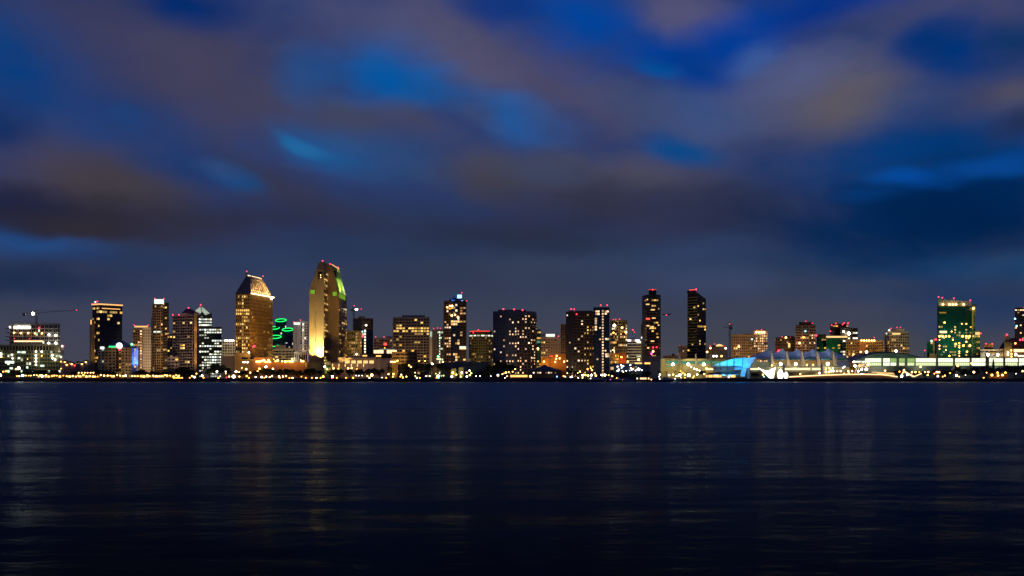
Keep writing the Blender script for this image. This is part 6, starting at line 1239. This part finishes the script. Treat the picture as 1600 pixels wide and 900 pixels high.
# ================================================================== trees
def crown_mesh(seed, n, flat=.8, leaf=.30):
    """a crown of unit radius: leaf clumps scattered over several uneven lobes"""
    rd = random.Random(seed); mb = MB(); lobes = [(0, 0, 0, .62)]
    for k in range(9):
        a, e = rd.uniform(0, 6.28), rd.uniform(-.35, .9); r = rd.uniform(.4, .66); lobes.append((r * math.cos(a) * math.cos(e), r * math.sin(a) * math.cos(e), r * math.sin(e) * flat, rd.uniform(.26, .42)))
    for i in range(n):
        lx, ly, lz, lr = lobes[rd.randrange(len(lobes))]; a, c = rd.uniform(0, 6.28), rd.uniform(-1, 1); rr = lr * rd.uniform(.55, 1.06); s = math.sqrt(1 - c * c)
        p = Vector((lx + rr * s * math.cos(a), ly + rr * s * math.sin(a), (lz + rr * c) * 1.0))
        u = Vector((rd.gauss(0, 1), rd.gauss(0, 1), rd.gauss(0, .7))).normalized(); v = u.orthogonal().normalized(); w = leaf * rd.uniform(.4, 1)
        mb.face((p - u * w * .5, p + v * w * .26, p + u * w * .5, p - v * w * .26))
    return mb
def foliage(name, col):
    m, nt, out = newmat(name); N, Lk = nt.nodes, nt.links; b = N.new('ShaderNodeBsdfPrincipled'); Lk.new(b.outputs[0], out.inputs[0]); b.inputs['Roughness'].default_value = .8; b.inputs['Specular IOR Level'].default_value = .2
    g = N.new('ShaderNodeNewGeometry'); rp = N.new('ShaderNodeValToRGB'); Lk.new(g.outputs['Random Per Island'], rp.inputs[0]); rp.color_ramp.elements[0].color = (*[c * .6 for c in col], 1); rp.color_ramp.elements[1].color = (*[c * 1.4 for c in col], 1); Lk.new(rp.outputs[0], b.inputs['Base Color']); return m
LEAF = foliage('dark tree foliage', (.045, .06, .028)); PALM = foliage('palm fronds', (.05, .07, .03))
CROWNS = [crown_mesh(i, 900, .7 + .1 * (i % 3)).mesh('crown', LEAF) for i in range(5)]
def trunk_mesh(h, r, seed):
    rd = random.Random(seed); mb = MB(); a = Vector((0, 0, 0)); 
    for k in range(3):
        c = a + Vector((rd.uniform(-.12, .12) * h, rd.uniform(-.12, .12) * h, h / 3)); rr = r * (1 - .22 * k)
        mb.bar(a, c, rr, 0, 7); a = c
    for k in range(5):
        t = rd.uniform(0, 6.28); mb.bar(a - Vector((0, 0, h * .12 * k * .4)), a + Vector((math.cos(t) * h * .55, math.sin(t) * h * .55, h * rd.uniform(.25, .6))), r * .32, 0, 5)
    return mb
TRUNKS = [trunk_mesh(1, .075, i).mesh('trunk', W['bark']) for i in range(3)]
def tree(px, ytop, wpx, Y, desc):
    h = Z(ytop, Y) - G; w = wpx / F * Y / 2
    t = empty('shade_tree', (X(px, Y), Y, G), None, 'tree', 'dark trees along the shore'); k = random.randrange(5); cr = min(h * .5, max(h * .36, w * .85))
    o = link('trunk', TRUNKS[k % 3], t, (0, 0, 0), random.uniform(0, 6), (h * .55,) * 3)
    o = link('crown', CROWNS[k], t, (0, 0, h - cr * .96), random.uniform(0, 6), (w * 1.02, w * .9, cr * 1.05)); place_label(t, desc, px, 'in front of'); return t
TREES = [(8, 579, 22), (24, 577, 20), (46, 573, 34), (66, 576, 30), (86, 577, 22), (118, 578, 22), (136, 579, 20), (150, 575, 26), (166, 577, 22), (178, 579, 16), (222, 575, 26), (243, 577, 24), (262, 578, 22), (284, 571, 34), (299, 575, 22),
         (341, 563, 34), (327, 573, 20), (356, 573, 18), (381, 577, 22), (399, 577, 16), (418, 573, 24), (434, 574, 22), (452, 574, 26), (466, 576, 18), (484, 573, 28), (500, 577, 14), (516, 576, 16), (528, 574, 24), (546, 574, 20), (562, 574, 22), (580, 573, 24), (594, 574, 22), (608, 570, 12),
         (628, 565, 18), (642, 566, 22), (657, 565, 22), (672, 564, 24), (688, 565, 24), (700, 570, 18), (741, 580, 14), (757, 577, 24), (768, 568, 26), (785, 559, 34), (797, 567, 20), (890, 573, 16), (902, 577, 16), (958, 580, 18), (974, 578, 20), (990, 578, 22), (1010, 578, 18), (1098, 577, 14),
         (1180, 581, 16), (1194, 580, 14), (1372, 580, 14), (1385, 579, 16), (1402, 576, 18), (1428, 577, 16), (1446, 578, 18), (1462, 576, 14), (1476, 576, 18), (1487, 575, 16), (1497, 568, 14), (1508, 573, 22), (1523, 571, 24), (1540, 570, 22), (1557, 571, 24), (1572, 568, 22), (1586, 568, 24), (1599, 567, 20)]
for i, (px, yt, w) in enumerate(TREES):
    tree(px, yt, w, 1232 + (i * 7) % 26, 'broad dark tree' if w >= 22 else 'small dark tree')
# conifer and palms
def conifer(px, yt, wpx, Y, label):
    h = Z(yt, Y) - G; w = wpx / F * Y / 2; t = empty('conifer', (X(px, Y), Y, G), label, 'tree'); rd = random.Random(px); mb = MB()
    for i in range(420):
        z = rd.random() ** .8; r = w * (1 - z) * rd.uniform(.3, 1.05) + .1; a = rd.uniform(0, 6.28); p = Vector((r * math.cos(a), r * math.sin(a), h * (.12 + .88 * z))); u = Vector((math.cos(a), math.sin(a), -.5)) * .9; v = Vector((-math.sin(a), math.cos(a), 0)) * .5
        mb.face((p - v, p + u, p + v, p - u))
    link('crown', mb.mesh('crown', LEAF), t); mb = MB(); mb.bar((0, 0, 0), (0, 0, h * .9), .25); link('trunk', mb.mesh('trunk', W['bark']), t)
conifer(1541.5, 556, 12, 1226, 'pointed dark conifer taller than the trees in front of the low cream blocks'); conifer(1552, 561, 10, 1230, 'shorter pointed conifer beside the tallest conifer')
def palm_meshes():
    rd = random.Random(4); mb = MB()
    for k in range(22):
        a = rd.uniform(0, 6.28); e = rd.uniform(-.3, .8); L = rd.uniform(.8, 1.1); prev = Vector((0, 0, 0)); d = Vector((math.cos(a) * math.cos(e), math.sin(a) * math.cos(e), math.sin(e))); s = Vector((-math.sin(a), math.cos(a), 0))
        for i in range(5):
            q = prev + d * L / 5; d = (d + Vector((0, 0, -.28))).normalized(); w0, w1 = .13 * math.sin(math.pi * (i + .25) / 5.6), .13 * math.sin(math.pi * (i + 1.2) / 5.6)
            mb.face((prev - s * w0, prev + s * w0, q + s * w1, q - s * w1)); prev = q
    return mb
PC = palm_meshes().mesh('crown', PALM); mb = MB(); [mb.bar((0.02 * math.sin(k), 0, k / 6), (0.02 * math.sin(k + 1), 0, (k + 1) / 6), .035 - .002 * k, 0, 7) for k in range(6)]; PT = mb.mesh('trunk', W['bark'])
for px, yt, Y in ((1030, 577.5, 1222), (1041.5, 578.5, 1226), (1055, 578, 1224), (1062.5, 579, 1230), (1074, 580, 1224), (607, 566, 1236), (531, 574, 1230), (265, 579, 1226), (285, 577, 1222), (1300, 582, 1218), (1188, 579, 1222), (413, 577, 1228)):
    h = Z(yt, Y) - G - 1.5; t = empty('palm_tree', (X(px, Y), Y, G), None, 'palm', 'palm trees along the shore'); link('trunk', PT, t, (0, 0, 0), px, (h,) * 3); link('crown', PC, t, (0, 0, h), px * 2, (2.9, 2.9, 2.6)); place_label(t, 'slim palm tree', px, 'in front of')

# ================================================================== lamps of the waterfront
def lampproto(kind, key, r, h):
    t = empty(kind, (0, -900, G), None, 'lamp')
    if h > 1.6:
        mb = MB(); mb.bar((0, 0, 0), (0, 0, h - r * .7), .11, 0, 6); mb.lathe([(.28, 0), (.28, .5), (.12, .7)], 8); mb.lathe([(r * .45, -r * 1.0), (r * .6, -r * .72), (r * .2, -r * .66)], 8, (0, 0, h)); link('post', mb.mesh('post', W['black']), t)
    else:
        mb = MB(); mb.lathe([(.4, 0), (.4, max(.1, h - r * .6)), (.2, max(.14, h - r * .55))], 8); link('base', mb.mesh('base', W['black']), t)
    mb = MB(); mb.ball((0, 0, h), r, 0, 9, 6); link('globe', mb.mesh('globe', E[key], smooth=True), t)
    return t
PROTO, USED = {}, set()
def lamp(px, py, key, r, desc, Y=None, kind='street_lamp', label=None, group=None):
    if Y is None: Y = 1206
    r = round(r * .74, 2)
    h = max(.7, round((Z(py, Y) - G) / .5) * .5); k = (kind, key, r, h)
    if k not in PROTO: PROTO[k] = lampproto(kind, key, r, h); o = PROTO[k]
    else: o = copy_tree(PROTO[k])
    o.location = (X(px, Y), Y, G); o['group'] = group or (kind.replace('_', ' ') + 's along the shore')
    if label: o['label'] = label
    else: place_label(o, desc, px)
    return o
rd = random.Random(5)
x = 30.0
while x < 284:
    if not (158 < x < 161 or 199 < x < 202):
        lamp(x, 587.2 + rd.uniform(-1.2, 1.3), rd.choice(('warm', 'sodium', 'sodium', 'warm', 'amber', 'white')), rd.choice((.7, .9, 1.1)), '', 1212 + rd.uniform(-4, 4), 'promenade_lamp', 'bright warm promenade lamp in the crowded chain of lights along the left shore', 'promenade lamps along the market rows')
    x += rd.uniform(3.2, 5.6)
for px in (123, 127.7, 132.5, 136.8, 141.5, 146): lamp(px, 582.4, 'warm', .8, '', 1236, 'row_lamp', 'small warm lamp in the short row above the white added glow row', 'lamps above the white lit market row')
# single lamps: x, y, colour, radius
FOOT = [(271.5, 591.2), (275, 591.2), (278, 591.2), (281, 591.2), (284.5, 591.2), (296.5, 591), (318, 591.2), (341.3, 591.3), (389, 591.3), (413, 591.2), (437.3, 591.5), (452.3, 591.5), (457, 591.6), (477.8, 591.5), (487.5, 591.3), (494.5, 591.6), (501, 591.5), (519.3, 592), (526.3, 591.6), (540.7, 591.8), (551.7, 591.5), (577.3, 591.7), (603.3, 591.6), (629.5, 591.7), (651.5, 591), (656, 591.7), (682, 591.6)]
for px, py in FOOT: lamp(px, py, 'red' if px in (519.3,) else 'white' if px in (457, 494.5, 651.5, 577.3) else 'amber', .85 if px not in (551.7, 318, 341.3, 519.3) else 1.1, 'low %s footlight' % ('red' if px == 519.3 else 'white' if px in (457, 494.5, 651.5, 577.3) else 'amber'), 1181, 'footlight')
POST = [(29.3, 575.3, 'hot', 1.9), (25, 577, 'sodium', 1.1), (5, 581, 'amber', 1.0), (10, 580, 'amber', .9), (1, 586.5, 'hot', 1.2), (26.5, 587.5, 'amber', .8), (35.5, 587, 'hot', 1.4), (66, 587.5, 'hot', 1.4), (300.3, 587.5, 'sodium', 1.1), (304, 589.6, 'white', 1.2), (307, 583.5, 'sodium', .8), (316, 587, 'white', 1.2), (339, 581, 'white', 1.2), (352.7, 581, 'white', .7), (353, 583.5, 'sodium', .5), (368.8, 580.7, 'hot', 1.3), (373.5, 581.7, 'warm', .7), (365, 588.6, 'hot', 2.0), (358, 588.5, 'warm', 1.0), (354, 590, 'red', .8), (374, 588.5, 'warm', .9),
        (384.8, 576.8, 'warm', 1.2), (391, 582, 'warm', 1.0), (385.5, 588, 'amber', 1.2), (399.5, 589, 'white', .9), (405.4, 576.3, 'warm', 1.2), (402.5, 580, 'warm', .8), (409, 589, 'white', 1.1), (415.5, 573.5, 'hot', 1.3), (426.5, 576, 'warm', 1.2), (421.5, 589, 'shop2', .9), (416, 588.5, 'white', .8), (425, 588, 'white', .8), (436, 588.3, 'white', .9), (442, 588.5, 'white', .8), (447, 588, 'warm', 1.0), (471, 588.7, 'sodium', .6), (505, 588.3, 'sodium', 1.3), (507.5, 573, 'hot', 1.2), (511, 576.5, 'lime', 1.0), (519.5, 588.5, 'hot', 1.4),
        (556.5, 587, 'white', .5), (560.7, 587, 'white', .6), (566, 587, 'white', .5), (574, 587.5, 'warm', .9), (580.8, 586.3, 'warm', 1.9), (597, 589.7, 'white', .5), (607, 584.6, 'warm', 1.0), (614.7, 584.2, 'warm', 1.2), (614, 588.6, 'sodium', .9), (625.5, 588.5, 'amber', .8), (629, 588.5, 'amber', .8), (635, 588.5, 'sodium', .9), (627, 585, 'white', .7), (648.5, 582.2, 'lime', .7), (649, 588, 'lime', .7), (639, 571, 'sodium', 1.0), (642, 572.8, 'warm', 1.0), (655, 564, 'sodium', .7), (664, 564, 'warm', .7), (675.3, 569, 'hot', 1.1), (665.5, 588, 'white', .5), (671.5, 588, 'white', .6), (684.5, 588, 'hot', 1.4), (685.2, 591, 'green', 1.0), (692, 565.2, 'warm', .9), (681, 583.5, 'lime', .6), (693, 587, 'lime', .7),
        (707.5, 582.5, 'warm', 1.4), (706, 588.5, 'white', 1.4), (713, 585, 'lime', 1.0), (721.5, 582, 'white', 1.1), (720, 588.5, 'lime', 1.0), (729.5, 588.5, 'white', 1.2), (733.6, 579, 'white', 1.0), (736.3, 582.7, 'lime', 1.0), (729, 582.5, 'warm', .9), (734, 586, 'lime', 1.1), (744, 588, 'white', .5), (750, 587.7, 'white', .5), (778, 586.5, 'white', 1.2), (785, 584.5, 'sodium', .8), (790.5, 582.5, 'sodium', 1.2), (795, 581.5, 'sodium', .7), (789, 591, 'white', .5), (767, 588, 'white', .4), (801, 580.5, 'sodium', .8), (805, 577, 'warm', .8),
        (870.3, 588.3, 'blue', .9), (883, 588.6, 'white', .6), (880.5, 587.3, 'amber', .9), (891.5, 589, 'white', .7), (894, 589, 'white', .6), (906.2, 580.5, 'warm', 1.0), (902.8, 583.4, 'lime', .6), (903, 591.3, 'white', .7), (910.5, 586, 'hot', 1.1), (914.7, 586, 'warm', 1.1), (919, 587, 'warm', 1.2), (924, 586, 'hot', 1.2), (910.2, 590.8, 'lime', .9), (931, 587, 'sodium', 1.2), (940, 586, 'white', 1.0), (945.3, 586, 'hot', 1.2), (951, 586.5, 'amber', .8), (956.5, 587.5, 'warm', 1.0), (918, 576, 'sodium', .8), (923, 575.5, 'sodium', .8), (925, 578, 'sodium', .9),
        (1031, 585.5, 'white', .9), (1045.5, 586, 'white', 1.1), (1051.8, 585.5, 'warm', 1.1), (1062, 586.4, 'hot', 1.5), (1057, 588, 'white', .8), (1066.5, 583, 'amber', 1.2), (1063.5, 580, 'amber', .8), (1070.3, 585.5, 'warm', 1.1), (1076.3, 586.3, 'greenw', 2.2), (1070, 590, 'sodium', .7), (1064, 590, 'sodium', .7), (1083, 590, 'sodium', .8), (1089.5, 585, 'white', 1.0), (1084.5, 588, 'warm', .6), (1100.4, 584.4, 'warm', 1.0),
        (1192, 585, 'warm', 1.0), (1193.5, 588.5, 'cyanw', .9), (1204.5, 590, 'cyanw', 1.0), (1250.5, 584.5, 'warm', 1.0), (1308, 580.2, 'warm', 1.0), (1313.8, 580.3, 'warm', 1.2), (1325.4, 580.2, 'warm', 1.1), (1331.6, 580, 'warm', 1.0), (1319, 583.5, 'sodium', .9), (1326, 583, 'warm', .9), (1346.5, 586.5, 'hot', 2.4), (1313.5, 590.5, 'blue', 1.2), (1383, 579, 'warm', 1.1), (1408.8, 588, 'hot', 1.6), (1412.5, 578.5, 'warm', 1.2), (1405.5, 581, 'amber', 1.0), (1418, 585, 'hot', 1.4), (1425, 581.7, 'warm', 1.2), (1430.5, 581.7, 'warm', 1.2), (1438.5, 573, 'warm', 1.2), (1436.5, 581.5, 'amber', .8), (1445.3, 581.5, 'warm', .9), (1450.5, 581.3, 'warm', 1.2), (1449.5, 586, 'lime', 1.0),
        (1464, 581.6, 'warm', 1.3), (1467.3, 581.6, 'warm', 1.2), (1465.5, 587.5, 'white', 1.1), (1460, 584, 'amber', .8), (1476.5, 587, 'sodium', .9), (1473, 588.5, 'amber', .8), (1484.5, 583, 'amber', .8), (1494.6, 587, 'hot', 1.1), (1498.5, 588.3, 'sodium', .7), (1496.5, 571.6, 'sodium', 1.3), (1518, 568, 'sodium', 1.1), (1521.7, 581.3, 'warm', 1.4), (1541.5, 582.5, 'sodium', .7), (1550, 586.5, 'sodium', 1.4), (1558.8, 582.3, 'sodium', 1.1), (1559.5, 587, 'sodium', 1.2), (1566.5, 586.4, 'sodium', 1.3), (1571, 582.3, 'sodium', 1.1), (1598, 580.3, 'warm', 1.1), (1587.5, 584, 'white', .5), (1537, 591.3, 'sodium', .8), (1508.5, 586, 'white', .4), (1345, 550, 'warm', 1.2), (1354, 550, 'hot', 1.4), (1333.6, 553.7, 'warm', 1.0), (1400, 548.4, 'hot', 1.6)]
E['lime'] = emat('yellow green garden lamp', (.85, .9, .18), 7); E['shop2'] = E['warm']; E['greenw'] = emat('pale green starry lamp', (.5, 1, .35), 16)
NAME = dict(hot='dazzling white', white='white', warm='warm white', sodium='golden', amber='amber', red='red', green='green', lime='yellow green', blue='blue', cyanw='pale cyan', greenw='dazzling green white', shop2='warm white')
for px, py, k, r in POST:
    Y = 1208 if py > 576 else 1224 if py > 560 else 1262
    size = 'large ' if r >= 1.4 else 'tiny ' if r <= .7 else ''
    high = 'tall' if py < 581 else 'low'
    lamp(px, py, k, r, f'{size}{NAME[k]} {high} lamp', Y + (px * 7.3) % 5)
# golden lit shelter among the trees on the far right
b = Bld('lit_shelter', 'low shelter glowing orange beneath the dark trees at far right', 1558, 1226, 'shelter'); b.block(front(1546, 1575, 1230, 6), Z(583.5, 1226), 'orange', parapet=.2); mb = MB(); mb.box(X(1545, 1226), X(1576, 1226), 1224, 1230, Z(583.4, 1226), Z(582.9, 1226)); b.part('roof', mb, W['brown'])
for px in (1552, 1562): b.spot(at(px, 589, 1220), at(px, 586, 1230), 1100, (1, .45, .06), 130)
b.done()
b = Bld('lime_kiosk', 'yellow green lit glass kiosk beside the tallest hotel tower', 512, 1272, 'kiosk'); f = front(507, 517, 1272, 8); b.block(f, Z(565.5, 1272), 'olive'); b.face(f[0], f[1], G + 8, Z(566, 1272), S(3, 1.6, .75, .7, .4, 'dim', 'green', .15))
b.spot(at(511, 584, 1262), at(511, 572, 1272), 5000, (.75, .9, .1), 90); b.done()
b = Bld('gabled_boathouse', 'small pale gabled house half hidden beside the big round tree', 321, 1240, 'house'); p = at(321, 583, 1240)
mb = MB(); mb.box(p.x - 3.5, p.x + 3.5, 1240, 1248, G, Z(580.5, 1240)); b.part('wall', mb, W['rose']); mb = MB(); z = Z(580.5, 1240) + .01; a = [(p.x - 4.6, 1239, z), (p.x + 4.6, 1239, z), (p.x, 1239, z + 3.2)]; c = [(q[0], 1249, q[2]) for q in a]
mb.face(a); mb.face(list(reversed(c))); mb.face((a[1], c[1], c[2], a[2])); mb.face((c[0], a[0], a[2], c[2])); mb.face((a[0], c[0], c[1], a[1])); b.part('roof', mb, W['pale']); b.spot(at(321, 589, 1228), at(321, 582, 1240), 500, (1, .8, .6), 100); b.done()

# ------------------------------------------------------------------ labels, light, camera, render settings
settle_labels()
sl = bpy.data.lights.new('sun', 'SUN'); sl.energy = 0.012; sl.angle = R(20); sl.color = (1, .8, .65)
so = bpy.data.objects.new('sun', sl); C.objects.link(so); so.rotation_euler = (R(88), 0, R(SUNROT - 180))   # the sun has set: only an afterglow is left
cam = bpy.data.cameras.new('camera'); co = bpy.data.objects.new('camera', cam); C.objects.link(co)
co.location = (0, 0, CH); co.rotation_euler = (R(90), 0, 0)
cam.sensor_width = 36; cam.lens = F / 1600 * 36; cam.shift_y = (HY - 450) / 1600; cam.clip_start = .5; cam.clip_end = 60000
sc.camera = co
sc.render.engine = 'CYCLES'
vs = sc.view_settings; vs.view_transform = 'Standard'; vs.look = 'None'; vs.exposure = 0; vs.gamma = 1
cy = sc.cycles
cy.use_denoising = True; cy.use_light_tree = True; cy.max_bounces = 5; cy.diffuse_bounces = 2; cy.glossy_bounces = 3
cy.sample_clamp_indirect = 7; cy.sample_clamp_direct = 0; cy.caustics_reflective = False; cy.caustics_refractive = False
cy.pixel_filter_type = 'BLACKMAN_HARRIS'; cy.filter_width = 1.5
